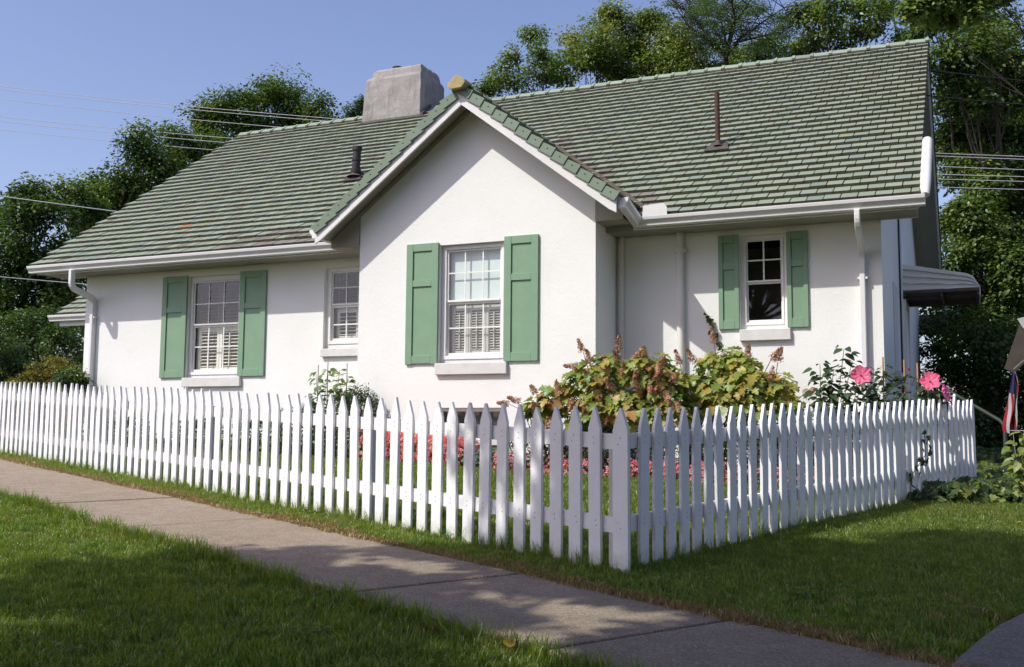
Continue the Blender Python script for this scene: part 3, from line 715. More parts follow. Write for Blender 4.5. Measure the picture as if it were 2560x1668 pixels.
# ---- chimney
def chim():
    a0 = onY(906, 306, 4.98); b0 = onY(1050, 277, 4.98); x0, x1 = a0[0], b0[0]; y0, y1 = 4.98, 6.0
    s1 = onY(911, 200, 4.98)[2]; s2 = onY(932, 169, 4.98)[2]
    lv = [(7.2, 0, 0), (7.7, 0.0, 0), (s1 - .03, .045, .03), (s1 + .02, .075, .06), (s1 + .05, .13, .11), (s2 - .05, .165, .13), (s2 + .0, .23, .2)]
    mb = HB(); vs = []
    cr = random.Random(4); NSEG = 7
    def ring(z, ix, iy):
        r = []
        xa, xb, ya, yb = x0 + ix, x1 - ix * .45, y0 + iy, y1 - iy
        cs = [(xa, ya), (xb, ya), (xb, yb), (xa, yb)]
        for i in range(4):
            p, q = cs[i], cs[(i + 1) % 4]
            for k in range(NSEG): t_ = k / NSEG; r.append((p[0] + (q[0] - p[0]) * t_ + cr.uniform(-.006, .006), p[1] + (q[1] - p[1]) * t_ + cr.uniform(-.006, .006), z + cr.uniform(-.006, .006)))
        return r
    zs = []
    for (za, ia, ja), (zb, ib, jb) in zip(lv, lv[1:]):
        n = max(1, int((zb - za) / .12))
        for k in range(n): t_ = k / n; zs.append((za + (zb - za) * t_, ia + (ib - ia) * t_, ja + (jb - ja) * t_))
    zs.append(lv[-1])
    for z in zs: vs += ring(*z)
    n = 4 * NSEG; fs = [(i * n + k, i * n + (k + 1) % n, (i + 1) * n + (k + 1) % n, (i + 1) * n + k) for i in range(len(zs) - 1) for k in range(n)]
    fs.append(tuple(range((len(zs) - 1) * n, len(zs) * n))); mb.add(vs, fs)
    c = mb.build('chimney', 'chimney_render', house, bevel=.0)
    zt = lv[-1][0]; xm = x0 + (x1 - x0) * .42
    f = HB(); f.tube([(xm - .02, 5.4, zt - .05), (xm - .02, 5.4, zt + .10)], .10, 14); f.build('flue', 'cast_iron', c)
    HB().tube([(xm + .42, 5.5, zt - .05), (xm + .42, 5.5, zt + .045)], .15, 14).build('flue_pot', 'tan_concrete', c)
    mb = HB()
    k = .03
    mb.prism([(x0 - k, 4.93, mz(4.93) + .015), (x1 + k, 4.93, mz(4.93) + .015), (x1 + k, 5.02, mz(5.02) + .03), (x0 - k, 5.02, mz(5.02) + .03)], (0, 0, .03))
    mb.prism([(x1 + .0, 4.97, mz(4.97) + .02), (x1 + .06, 4.97, mz(4.97) + .02), (x1 + .06, 5.32, RZ + .05), (x1 + .0, 5.32, RZ + .05)], (0, 0, .06))
    mb.build('flashing', 'lead_flashing', c)
chim()
# ---- vent pipes on the roof
def vent(x, y, h, r, mat, lean=0, collars=()):
    z = mz(y); mb = HB(); mb.tube([(x, y, z - .03), (x + lean * .5, y, z + h * .5), (x + lean, y, z + h)], r, 14, cap=False)
    mb.tube([(x + lean, y, z + h - .002), (x + lean * .98, y, z + h - .06)], r * .82, 14)
    v = mb.build('vent_pipe', mat, house, smooth=True)
    for zc, rr, hh in collars: HB().lathe((x + lean * zc / h, y, z + zc), [(r, -.0), (rr, .006), (rr, hh), (r, hh + .006)], 16).build('collar', mat, v, smooth=True)
    f = HB(); f.lathe((x, y, z + .02), [(r * 1.05, .10), (r * 1.3, .05), (r * 2.2, .02)], 14).build('boot', 'lead_flashing', v, smooth=True)
    fl = HB(); q = .17
    fl.prism([(x - q, y - q * .8, mz(y - q * .8) + .048), (x + q, y - q * .8, mz(y - q * .8) + .048), (x + q * .6, y + q * .6, mz(y + q * .6) + .05), (x - q * .6, y + q * .6, mz(y + q * .6) + .05)], (0, 0, .008))
    fl.build('flashing', 'lead_flashing', v)
    return v
top = onY(1792, 232, 2.04); vent(2.596, 2.04, top[2] - mz(2.04), .034, 'rusty_pipe', top[0] - 2.596 + .0, ())
vent(-3.46, 2.36, .53, .066, 'cast_iron', .03, ((.47, .082, .07), (.30, .078, .04), (.10, .088, .07)))

# ---- side door awning on the right-hand wall
aw = HB(); ya, yb = 4.44, 5.55
def awz(t_): return 4.14 - .22 * t_ - (.17 * max(0, (t_ - .86) / .14) ** 2)
xs = [WXR + .003 + (1.05) * k / 12 for k in range(13)]
for k in range(12):
    t0, t1 = k / 12, (k + 1) / 12
    aw.prism([(xs[k], ya, awz(t0)), (xs[k + 1] + .01, ya, awz(t1) - .004), (xs[k + 1] + .01, ya, awz(t1) - .022), (xs[k], ya, awz(t0) - .018)], (0, yb - ya, 0))
awn = aw.build('awning', 'awning_metal', house)
sp = HB(); NB = 7
for j in range(NB):                        # corrugated end panel
    f0, f1 = j / NB, (j + 1) / NB; dep = .0 if j % 2 == 0 else .03
    for k in range(12):
        t0, t1 = k / 12, (k + 1) / 12; zb0 = 3.76 if k < 11 else 3.70; zl = lambda t_, f: awz(t_) - .02 - (awz(t_) - .02 - 3.74) * f
        sp.prism([(xs[k], ya - .002 + dep, zl(t0, f0)), (xs[k + 1], ya - .002 + dep, zl(t1, f0)), (xs[k + 1], ya - .002 + dep, zl(t1, f1)), (xs[k], ya - .002 + dep, zl(t0, f1))], (0, -.012, 0))
sp.build('side_panel', 'awning_metal', awn)
HB().box(xs[-1] - .004, xs[-1] + .008, ya, yb, 3.62, awz(1) - .01).build('valance', 'awning_metal', awn)
fr = HB()
fr.box(WXR + .003, xs[-1] - .006, ya - .016, ya + .012, 3.695, 3.737); fr.box(WXR + .003, xs[-1] - .006, yb - .03, yb, 3.62, 3.737)
for xx in (WXR + .003, (xs[0] + xs[-1]) / 2, xs[-1] - .04): fr.box(xx, xx + .035, ya + .014, yb - .032, 3.64, 3.70)
fr.box(WXR + .045, xs[-1] - .05, ya + .3, ya + .32, 3.65, 3.69); fr.build('frame', 'brown_metal', awn)
HB().box(WXR + .04, xs[-1] - .01, ya + .016, yb - .034, 3.705, 3.715).build('underside', 'brown_metal', awn)
# side door, window reveal, cables and corner board on the right-hand wall
d_ = HB(); d_.box(WXR + .002, WXR + .05, 4.50, 4.58, 1.5, 3.62); d_.box(WXR + .002, WXR + .05, 5.42, 5.50, 1.5, 3.62); d_.box(WXR + .002, WXR + .05, 4.58, 5.42, 3.54, 3.62)
dr = d_.build('door', 'white_paint', house); HB().box(WXR + .002, WXR + .03, 4.582, 5.418, 1.5, 3.538).build('door_leaf', 'interior_white', dr)
for (y_, z0_, z1_, r_) in ((3.78, 1.3, 5.6, .013), (3.86, 1.3, 4.9, .008)): HB().tube([(WXR + .02, y_, z0_), (WXR + .02, y_ + .02, z1_ * .6), (WXR + .02, y_, z1_)], r_, 6).build('cable', 'black_wire', house)
HB().box(WXR + .002, WXR + .035, 4.02, 4.16, 1.2, 5.9).build('corner_board', 'white_paint', house)
wv = HB(); wv.box(WXR + .001, WXR + .012, 2.55, 3.25, 2.45, 3.62); wv.build('side_window', 'sill_plaster', house)
HB().box(WXR + .001, WXR + .07, 2.45, 3.35, 2.30, 2.44).build('side_sill', 'sill_plaster', house, bevel=.005)
# rear gutter and its box end
gb = HB(); gb.box(RXR - .6, RXR + .02, 10.20, 10.42, 3.62, 4.0); gb.build('rear_eave', 'soffit', house)
HB().box(RXR - .02, RXR + .07, 10.25, 10.40, 3.62, 4.25).build('rear_gutter', 'gutter_metal', house, bevel=.01)
# ---- low rear wing seen past the left corner
e0 = onY(129, 790, 2.6); e1 = onY(213, 784, 2.6); wz = e0[2]; wx0 = e0[0] + .1; wx1 = WXL - .01; WE = 2.6
wing = HB(); wr = 2.2
wing.prism([(wx0, WE + .05, wz + .03), (wx1, WE + .05, wz + .03), (wx1, WE + wr, wz + .03 + wr * SL), (wx0, WE + wr, wz + .03 + wr * SL)], (0, 0, -.1))
wg = wing.build('wing_roof', 'old_shingle', house)
for r in range(12):
    s = r * EXPO - .03; k = 0
    x = wx0 + (TW / 2 if r % 2 else TW * .9) - TW * .4
    while x < wx1:
        mt = Matrix.Translation((x, WE + .05 + s * cS, wz + .045 + s * sS - BASE)) @ Matrix.Rotation(TH - .11, 4, 'X')
        link('roof_tile', TM[k % 3], None, wg, color=tcol(0, 9)).matrix_local = mt; x += TW; k += 1
gt = HB(); gt.add([(x, WE + .03 + y, wz + z) for x in (wx0 - .1, wx1) for y, z in GP], [(i, (i + 1) % 17, 17 + (i + 1) % 17, 17 + i) for i in range(17)])
gt.add([(wx0 - .1, WE + .03 + y, wz + z) for y, z in GP[:9]], [tuple(range(9))]); gt.build('gutter', 'gutter_metal', wg)
HB().box(wx0 + .05, wx1, WE + .06, WE + .09, wz - .2, wz - .04).build('fascia', 'white_paint', wg)
HB().box(wx0 + .7, wx1, WE + .5, 6.8, .9, wz + .3).build('wing_wall', 'stucco', house)
# ================================================================== THE GROUND
xs = np.concatenate([np.linspace(-400, -40, 8), np.linspace(-30, 30, 121), np.linspace(40, 400, 8)])
ys = np.concatenate([np.linspace(-200, -10, 6), np.linspace(-3, 26, 117), np.linspace(34, 900, 10)])
X, Y = np.meshgrid(xs, ys); Z = gz(X, Y) + .012 * np.sin(X * 1.7 + .5) * np.cos(Y * 1.3) * (np.abs(X) < 30)
n0, n1 = X.shape; idx = np.arange(n0 * n1).reshape(n0, n1)
F = np.stack([idx[:-1, :-1], idx[:-1, 1:], idx[1:, 1:], idx[1:, :-1]], -1).reshape(-1, 4)
me = fastmesh('ground', np.stack([X, Y, Z], -1).reshape(-1, 3), F, smooth=True)
tag(link('ground', me, 'soil_turf'), kind='structure')
def gz2(x, y): return gz(x, y) + .012 * np.sin(x * 1.7 + .5) * np.cos(y * 1.3)
# walk: slabs in the direction of the front fence; (t along, d away from the fence)
FN = np.array([-.7175, -.6966])                # towards the street
def walk(t, d):
    far = .555 - .018 * t if t > -3 else .61; off = far + d + .0
    p = FC + FU * t + FN * off; return p
sw_m = MB(); a = [walk(-9, -.0), walk(16, 0), walk(16, .98), walk(-9, .98)]
sw_m.prism([(p[0], p[1], gz(*p) + .004) for p in a], (0, 0, .02))
sidewalk = tag(sw_m.build('sidewalk', 'mulch'), kind='structure')
joints = [-6.6, -5.2, -3.8, -2.45, -1.12, .22, 2.87, 4.40, 5.98, 7.4, 8.9, 10.4, 11.9, 13.4, 15]
for a, b in zip(joints, joints[1:]):
    mb = MB(); g = .014; nseg = max(2, int((b - a) / .1)); E1 = []; E2 = []
    sk = .19
    dz = rnd.uniform(-.003, .003)
    for i in range(nseg + 1):
        t = a + g + (b - a - 2 * g) * i / nseg
        p = walk(t, .0 + rnd.uniform(-.003, .003)); q = walk(t + sk, .98 + rnd.uniform(-.006, .006))
        E1.append((p[0], p[1], gz(*p) + .042 + dz)); E2.append((q[0], q[1], gz(*q) + .042 + dz))
    poly = E1 + E2[::-1]; mb.prism(poly, (0, 0, -.03)); mb.build('slab', 'walk_concrete', sidewalk, bevel=.005)
# concrete drive in the lower right corner
dp = [gp(2640, 1508), gp(2560, 1556), gp(2500, 1586), gp(2450, 1625), gp(2395, 1675), gp(2300, 1790)]
mb = MB(); pts = [(p[0], p[1]) for p in dp] + [(dp[-1][0] + 3.5, dp[-1][1] - 1.5), (dp[0][0] + 4, dp[0][1] + 1.5)]
mb.prism([(x, y, gz(x, y) + .042) for x, y in pts], (0, 0, -.03)); tag(mb.build('driveway', 'drive_concrete'), kind='structure')

# ================================================================== THE PICKET FENCE
PH = .914
def picket_mesh(w_, t, tip, hh=PH, skew=0):
    a = MB(); pr = [(-w_ / 2, 0), (w_ / 2, 0), (w_ / 2, hh - tip), (.006 + skew, hh), (-.006 + skew, hh), (-w_ / 2, hh - tip)]
    a.prism([(x, 0, z) for x, z in pr], (0, -t, 0)); me = a.mesh('picket', bevel=.0018); me.materials.append(M['fence_paint']); me.materials.append(M['nail'])
    bm = bmesh.new(); bm.from_mesh(me)       # two nail heads at each rail
    for zz in (.245, .275, .71, .745):
        xx = rnd.uniform(-.022, .022); vs = [bm.verts.new((xx + .0036 * math.cos(k * 1.0472), -t - .0012, zz + .0036 * math.sin(k * 1.0472))) for k in range(6)]; f = bm.faces.new(vs); f.material_index = 1
    bm.to_mesh(me); bm.free(); return me
PM = [picket_mesh(.091, .021, .115), picket_mesh(.088, .022, .122, PH + .004, .003), picket_mesh(.093, .020, .110, PH - .006, -.002), picket_mesh(.112, .022, .125)]
fence = empty('picket_fence', (FC[0], FC[1], gz(*FC)))
tag(fence, 'white painted wooden picket fence turning a corner round the cottage garden', 'fence')
FO = np.array([FC[0], FC[1], gz(*FC)])
def fp(x, y, z): return (x - FO[0], y - FO[1], z - FO[2])
angU = math.atan2(-FU[1], -FU[0]); angV = math.atan2(FV[1], FV[0])   # local +X; local -Y must face outward
def put_picket(t, D, ang, k, drop=0, up=0):
    p = FC + D * t; o = link('picket', PM[k], None, fence)
    o.location = fp(p[0], p[1], gz2(*p) + .01 + up); o.rotation_euler = (rnd.gauss(0, .004), rnd.gauss(0, .009), ang + rnd.gauss(0, .016)); return o
nf = int(13.2 / .1565)
put_picket(-.035, FU, angU, 3)
for k in range(1, nf): put_picket(k * .1552 + rnd.gauss(0, .003) + .00007 * k * k, FU, angU, rnd.randrange(3), up=rnd.gauss(0, .004))
for k in range(1, 44): put_picket(.242 + .1527 * (k - 1) + rnd.gauss(0, .003), FV, angV, rnd.randrange(3), up=rnd.gauss(0, .004) + (.05 if k == 39 else 0))
NU = np.array([.7175, .6966]); NV = np.array([-.7659, .6430])            # inward normals
def rail(D, Nn, t0, t1, z0, z1):
    n = max(1, int((t1 - t0) / 1.2)); mb = MB(); ps = []
    for i in range(n + 1):
        t = t0 + (t1 - t0) * i / n; ps.append(FC + D * t)
    for p, q in zip(ps, ps[1:]):
        a = []
        for c, zz in ((p, z0), (p, z1)): a.append((c, zz))
        P = [(*(p + Nn * .003), gz(*p) + .01 + z0), (*(q + Nn * .003), gz(*q) + .01 + z0), (*(q + Nn * .003), gz(*q) + .01 + z1), (*(p + Nn * .003), gz(*p) + .01 + z1)]
        mb.prism([fp(*v) for v in P], (Nn[0] * .034, Nn[1] * .034, 0))
    mb.build('rail', 'fence_paint', fence)
for z0, z1 in ((.215, .303), (.682, .77)):
    rail(FU, NU, .02, 13.1, z0, z1); rail(FV, NV, .0, 6.72, z0, z1)
def post(t, D, Nn, h=.80, s=.088, off=.085):
    p = FC + D * t + Nn * off; mb = MB(); h_ = s / 2
    a = math.atan2(D[1], D[0]); c, s_ = math.cos(a) * h_, math.sin(a) * h_
    q = [(p[0] + c - s_, p[1] + s_ + c), (p[0] - c - s_, p[1] - s_ + c), (p[0] - c + s_, p[1] - s_ - c), (p[0] + c + s_, p[1] + s_ - c)]
    mb.prism([fp(x, y, gz(*p) - .02) for x, y in q], (0, 0, h)); mb.build('post', 'post_grey', fence, bevel=.003)
for t in (2.42, 4.85, 7.3, 9.7, 12.1): post(t, FU, NU)
for t in (2.05, 4.3, 6.62): post(t, FV, NV)
post(.03, FU, NU, .79, .09, .052)

# ================================================================== GRASS
def tuft(n, r, h0, h1, wd, cols, lean=.55):
    V = []; F = []; C = []
    for i in range(n):
        a = rng.uniform(0, 6.283); rr = r * math.sqrt(rng.uniform()); bx, by = rr * math.cos(a), rr * math.sin(a)
        h = rng.uniform(h0, h1); la = rng.uniform(0, 6.283); ln = rng.uniform(.1, lean) * h; f = rng.uniform(0, 6.283); ww = wd * rng.uniform(.7, 1.3)
        dx, dy = math.cos(f) * ww / 2, math.sin(f) * ww / 2; lx, ly = math.cos(la) * ln, math.sin(la) * ln; b = len(V)
        V += [(bx - dx, by - dy, -.01), (bx + dx, by + dy, -.01), (bx + dx * .8 + lx * .35, by + dy * .8 + ly * .35, h * .6), (bx - dx * .8 + lx * .35, by - dy * .8 + ly * .35, h * .6), (bx + lx, by + ly, h * (.98 - .3 * ln / h))]
        F += [(b, b + 1, b + 2), (b, b + 2, b + 3), (b + 3, b + 2, b + 4)]
        c = np.array(cols[rng.integers(len(cols))]) * rng.uniform(.75, 1.25); C += [c * .8, c * .8, c, c, c * 1.05]
    return np.array(V), np.array(F), np.array(C)
def blades(name, tufts, P, scl, mat, label=None, cat=None, tilt=.12):
    """tuft shapes and scatter points in one mesh; geometry nodes put a tuft on every point"""
    V = []; F = []; C = []; K = []; b = 0
    for k, (v, f, c) in enumerate(tufts): V.append(v); F.append(f + b); C.append(c); K.append(np.full(len(v), k)); b += len(v)
    n = len(P); nt_ = len(tufts)
    V.append(P); C.append(np.zeros((n, 3))); K.append(100 + rng.integers(0, nt_, n))
    V = np.concatenate(V); F = np.concatenate(F); me = fastmesh(name, V, F, np.concatenate(C)); nv = len(V)
    K = np.concatenate(K).astype(np.int32)
    a = me.attributes.new('knd', 'INT', 'POINT'); a.data.foreach_set('value', K)
    S = np.ones(nv, np.float32); S[nv - n:] = scl; a = me.attributes.new('scl', 'FLOAT', 'POINT'); a.data.foreach_set('value', S)
    R = np.zeros((nv, 3), np.float32); R[nv - n:, 2] = rng.uniform(0, 6.283, n); R[nv - n:, :2] = rng.normal(0, tilt, (n, 2))
    a = me.attributes.new('rot', 'FLOAT_VECTOR', 'POINT'); a.data.foreach_set('vector', R.ravel())
    o = link(name, me, mat)
    ng = bpy.data.node_groups.new(name, 'GeometryNodeTree'); ng.interface.new_socket('Geometry', in_out='INPUT', socket_type='NodeSocketGeometry'); ng.interface.new_socket('Geometry', in_out='OUTPUT', socket_type='NodeSocketGeometry')
    gi = ng.nodes.new('NodeGroupInput'); go = ng.nodes.new('NodeGroupOutput'); jn = ng.nodes.new('GeometryNodeJoinGeometry')
    def attr(nm, dt):
        q = ng.nodes.new('GeometryNodeInputNamedAttribute'); q.data_type = dt; q.inputs[0].default_value = nm; return next(s for s in q.outputs if s.enabled and s.name == 'Attribute')
    kk = attr('knd', 'INT'); ss = attr('scl', 'FLOAT'); rr = attr('rot', 'FLOAT_VECTOR')
    def sel(val):
        c = ng.nodes.new('FunctionNodeCompare'); c.data_type = 'INT'; c.operation = 'EQUAL'
        ins = [s for s in c.inputs if s.enabled]; ng.links.new(kk, ins[0]); ins[1].default_value = val
        s = ng.nodes.new('GeometryNodeSeparateGeometry'); s.domain = 'POINT'; ng.links.new(gi.outputs[0], s.inputs[0]); ng.links.new(c.outputs[0], s.inputs[1]); return s.outputs[0]
    for k in range(nt_):
        ip = ng.nodes.new('GeometryNodeInstanceOnPoints'); ng.links.new(sel(100 + k), ip.inputs['Points']); ng.links.new(sel(k), ip.inputs['Instance'])
        ng.links.new(rr, ip.inputs['Rotation']); ng.links.new(ss, ip.inputs['Scale']); ng.links.new(ip.outputs[0], jn.inputs[0])
    ng.links.new(jn.outputs[0], go.inputs[0]); md = o.modifiers.new('scatter', 'NODES'); md.node_group = ng
    tag(o, label, cat, kind='stuff'); return o
def in_poly(P, poly):
    poly = np.asarray(poly); x, y = P[:, 0], P[:, 1]; r = np.zeros(len(P), bool); j = len(poly) - 1
    for i in range(len(poly)):
        xi, yi = poly[i]; xj, yj = poly[j]
        c = ((yi > y) != (yj > y)) & (x < (xj - xi) * (y - yi) / (yj - yi + 1e-12) + xi); r ^= c; j = i
    return r
def fill(poly, dens):
    poly = np.asarray(poly, float); lo, hi = poly.min(0), poly.max(0); n = int(dens * np.prod(hi - lo)); P = rng.uniform(lo, hi, (n, 2)); return P[in_poly(P, poly)]
def P3(P, dz=0): return np.c_[P, gz2(P[:, 0], P[:, 1]) + dz]
GC = [(.165, .27, .030), (.115, .215, .024), (.26, .32, .045), (.14, .24, .028), (.40, .38, .14)]
GT = [tuft(70, .075, .018, .048, .0042, GC, .8) for _ in range(4)]
GTF = [tuft(70, .09, .022, .055, .0065, GC) for _ in range(3)]
def wp(t, d): return FC + FU * t + FN * d
def wnear(t): return (.555 - .018 * t if t > -3 else .61) + .98
def wfar(t): return (.555 - .018 * t if t > -3 else .61)
# near lawn, street side of the walk
front = [wp(t, wnear(t) + .015) for t in np.linspace(-2.0, 15, 30)] + [np.array([-14., 10.]), np.array([-8., 3.]), np.array([-3.2, 2.2]), np.array([0.2, 2.4]), np.array([1.6, 2.6])]
Pn = fill(front, 420); dist = np.hypot(Pn[:, 0], Pn[:, 1]); Pn = Pn[(rng.uniform(size=len(Pn)) < np.clip(1.25 - dist / 16, .45, 1))]
blades('lawn', GT, P3(Pn), rng.uniform(.7, 1.25, len(Pn)), 'grass_blade')
# verge between walk and front fence, and the side lawn
verge = [wp(t, wfar(t) - .10) for t in np.linspace(-6.0, 15, 30)] + [wp(15, -.6), wp(.0, -.5), FC + FV * 0 + np.array([0, .1]), *[FC + FV * t + NV * .15 for t in (.3, 3, 7)], np.array([9., 11.]), np.array([9, 4.])]
Pv = fill(verge, 380)
dpoly = [(x + .0, y) for x, y in pts]; Pv = Pv[~in_poly(Pv, dpoly)]
blades('lawn', GT, P3(Pv), rng.uniform(.75, 1.3, len(Pv)), 'grass_blade')
# fenced garden lawn
yard = [wp(0, -.0), wp(15, 0), wp(15, -3.5), HW(-9, -.9, 0)[:2], HW(-5.6, -.3, 0)[:2], HW(-1.9, -.75, 0)[:2], HW(.5, -.85, 0)[:2], HW(4.8, -1.1, 0)[:2], FC + FV * 6.8]
Py = fill(yard, 190)
blades('lawn', GTF, P3(Py), rng.uniform(.8, 1.25, len(Py)), 'grass_blade')
# long stray grass along fence foot and walk edge; scorched edge grass
LT = [tuft(26, .05, .06, .15, .0045, GC[:4], .6) for _ in range(3)]
t1 = rng.uniform(0, 13, 500); p1 = np.array([wp(t, rng.normal(.0, .035)) for t in t1])
t2 = rng.uniform(0, 6.4, 160); p2 = np.array([FC + FV * t + NV * rng.normal(0, .04) for t in t2])
t3 = rng.uniform(-1.8, 12, 620); p3 = np.array([wp(t, wnear(t) + abs(rng.normal(0, .035)) + .01) for t in t3])
pl = np.concatenate([p1, p2, p3]); blades('long_grass', LT, P3(pl), rng.uniform(.5, 1.1, len(pl)), 'grass_blade', tilt=.25)
# clover and weeds
WT = []
for _ in range(3):
    v_, f_, c_ = scatter_arrays(KITE[0] * np.array([1.9, 1, 1]), KITE[1], np.c_[rng.normal(0, .035, (26, 2)), rng.uniform(.015, .05, 26)], rng.normal(0, .3, (26, 3)) + np.array([0, 0, 1]), rng.normal(0, 1, (26, 3)), rng.uniform(.010, .021, 26), np.array([(.12, .20, .05)]) * rng.uniform(.7, 1.4, (26, 1))); WT.append((v_, f_, c_))
wc = np.concatenate([rng.normal(c, s_, (k_, 2)) for c, s_, k_ in (((-2.2, 6.3), .3, 12), ((-3.3, 7.4), .4, 20), ((-.9, 4.5), .2, 7), ((-1.7, 4.6), .3, 9), ((1.9, 5.2), .4, 12), ((3.1, 7.2), .45, 18), ((-.2, 5.95), .1, 6))])
wal = (wc - FC) @ FN; wtt = (wc - FC) @ FU; wc = wc[~((wal > .5) & (wal < 1.7))]
blades('clover', WT, P3(wc), rng.uniform(.7, 1.3, len(wc)), 'leaf', tilt=.15)
DC = [(.42, .30, .16), (.34, .225, .11), (.27, .165, .08), (.22, .19, .07)]
DT = [tuft(60, .06, .012, .04, .004, DC, .9) for _ in range(3)]
t4 = rng.uniform(-5, 13, 9500); p4 = np.array([wp(t, wfar(t) - abs(rng.normal(0, .065)) * (1 + .5 * math.sin(t * 3.1)) - .0) for t in t4])
t5 = rng.uniform(-1.8, 12, 350); p5 = np.array([wp(t, wnear(t) + abs(rng.normal(0, .02)) + .0) for t in t5])
cl = rng.normal((2.05, 4.95), (.25, .12), (60, 2))
pl = np.concatenate([p4, p5, cl]); blades('dry_grass', DT, P3(pl, .003), rng.uniform(.6, 1.2, len(pl)), 'dry_blade', tilt=.3)

# ================================================================== TREES
def leafcloud(centres, radii, nper, size, cols, template=KITE, flat=.7, droop=.25, sun_up=.9, dn=3.6, ds=.68):
    centres = np.asarray(centres); n = len(centres); nper = int(nper * dn); size *= ds; k = np.repeat(np.arange(n), nper); R = np.asarray(radii)[k]
    d = rdir(len(k)); rad = rng.uniform(.1, 1.12, len(k)) ** .7; ax = rng.uniform(.6, 1.45, (n, 3))[k]
    P = centres[k] + d * (R * rad)[:, None] * ax * np.array([1, 1, flat])
    Nn = d * .55 + np.array([0, 0, sun_up]) + rng.normal(0, .45, (len(k), 3)); T = d + rng.normal(0, .6, (len(k), 3)); T[:, 2] -= droop
    cb = np.asarray(cols)[rng.integers(len(cols), size=n)][k]; C = cb * rng.uniform(.7, 1.3, (len(k), 1)) * rng.uniform(.93, 1.07, (len(k), 3))
    yl = rng.uniform(size=len(k)) < .05; C[yl] = C[yl] * np.array([1.6, 1.3, .8])
    return scatter_arrays(template[0], template[1], P, Nn, T, size * rng.uniform(.6, 1.35, len(k)), C)
def limb_mesh(mb, A, B, r0, r1, bend=.12, n=6, seg=5):
    A = np.asarray(A, float); B = np.asarray(B, float); L_ = np.linalg.norm(B - A); off = rdir(1)[0] * L_ * bend; path = []
    for i in range(seg + 1):
        t = i / seg; path.append(A + (B - A) * t + off * math.sin(math.pi * t) + rdir(1)[0] * L_ * .012)
    mb.tube(path, [r0 + (r1 - r0) * i / seg for i in range(seg + 1)], n, cap=False); return path
def tree(name, label, base, lobes, leaf=.13, dens=1.0, cols=((.05, .085, .02),), clump=.5, trunk=.22, nper=90, group=None, cat='tree', template=KITE, flat=.7, fork=.35, bark='bark', minclumps=4, shell=.55, twig=True, nlimb=99, extra=None):
    """base (x,y); lobes: (centre xyz, radius). trunk and limbs reach every lobe, leaf clumps fill the lobes' outer part"""
    bz = float(gz(base[0], base[1])); r = empty(name, (base[0], base[1], bz)); tag(r, label, cat, group); O = np.array([base[0], base[1], bz])
    cs = np.array([np.asarray(l[0], float) for l in lobes]) - O; rs = np.array([l[1] for l in lobes])
    top = cs[:, 2].max(); fz = fork * cs[:, 2].min() if len(cs) else 1; ctr = cs.mean(0)
    tb = MB(); pth = [np.array([0, 0, -.15]), np.array([0, 0, fz * .5]), np.array([ctr[0] * .12, ctr[1] * .12, fz]), np.array([ctr[0] * .4, ctr[1] * .4, fz + (top - fz) * .35]), np.array([ctr[0] * .75, ctr[1] * .75, fz + (top - fz) * .72])]
    tb.tube(pth, [trunk * 1.1, trunk * .9, trunk * .7, trunk * .35, trunk * .08], 9, cap=False)
    tb.build('trunk', bark, r, smooth=True)
    lb = MB(); CC = []; RR = []
    for (c, R) in zip(cs, rs):
        f = rng.uniform(.15, .75); z = fz + (min(c[2], top * .9) - fz) * f * .8; zz = max(z, fz * .8)
        tt = np.clip((zz - fz) / max(top - fz, .1), 0, 1); st = np.array([ctr[0] * (.12 + .7 * tt), ctr[1] * (.12 + .7 * tt), zz])
        path = limb_mesh(lb, st, c, trunk * .17, trunk * .04)
        n = max(minclumps, int(dens * 5.5 * (R / clump) ** 2))
        d = rdir(n); rad = rng.uniform(shell, 1, n); cc = c + d * (R * rad)[:, None] * np.array([1, 1, .85]); CC.append(cc); RR.append(rng.uniform(.65, 1.25, n) * clump)
        if twig:
            for q in cc[:: max(1, n // 10)]: limb_mesh(lb, np.asarray(path[rng.integers(3, 6)]), q, trunk * .06, trunk * .015, .15, 4, 4)
    lb.build('limb', bark, r)
    CC = np.concatenate(CC); RR = np.concatenate(RR)
    V, F, C = leafcloud(CC, RR, nper, leaf, cols, template, flat)
    link('crown', fastmesh('crown', V, F, C), 'leaf', r)
    return r
def lobe(px, py, rp, d, dj=1.0): d2 = d + rng.uniform(-dj, dj); return (at(px, py, d2), rp * d2 / FPX)
def base_at(px, d): p = at(px, 1000, d); return (p[0], p[1])
DG = ((.045, .085, .025), (.06, .105, .028), (.08, .13, .032)); MG = ((.11, .175, .04), (.14, .20, .05), (.09, .15, .038)); LG = ((.19, .24, .065), (.21, .24, .08), (.15, .21, .055))
BG = ((.05, .09, .045), (.065, .115, .055))
# left of the house
tree('maple_tree', 'dark green tree with pointed tops at the far left edge', base_at(60, 25), [lobe(20, 640, 75, 25), lobe(78, 540, 42, 25), lobe(88, 480, 22, 25, .2), lobe(60, 500, 22, 25, .2), lobe(130, 545, 40, 25), lobe(30, 760, 90, 24), lobe(120, 660, 70, 25), lobe(150, 770, 70, 25), lobe(-60, 560, 80, 25), lobe(-60, 720, 90, 25)], .16, 1.1, DG + MG[:1], .55, .3, 85)
tree('maple_tree', 'bushy maple stepping up beside the left end of the green roof', base_at(300, 27), [lobe(355, 355, 38, 27, .3), lobe(385, 400, 48, 27), lobe(320, 440, 50, 27), lobe(260, 480, 50, 27), lobe(180, 490, 26, 26, .3), lobe(205, 530, 45, 26), lobe(290, 540, 60, 27), lobe(380, 480, 60, 28), lobe(430, 440, 38, 28), lobe(200, 620, 65, 26), lobe(130, 700, 60, 25), lobe(190, 740, 55, 25), lobe(90, 820, 60, 24.5), lobe(240, 560, 60, 27)], .15, 1.2, DG + MG[:2], .5, .32, 90)
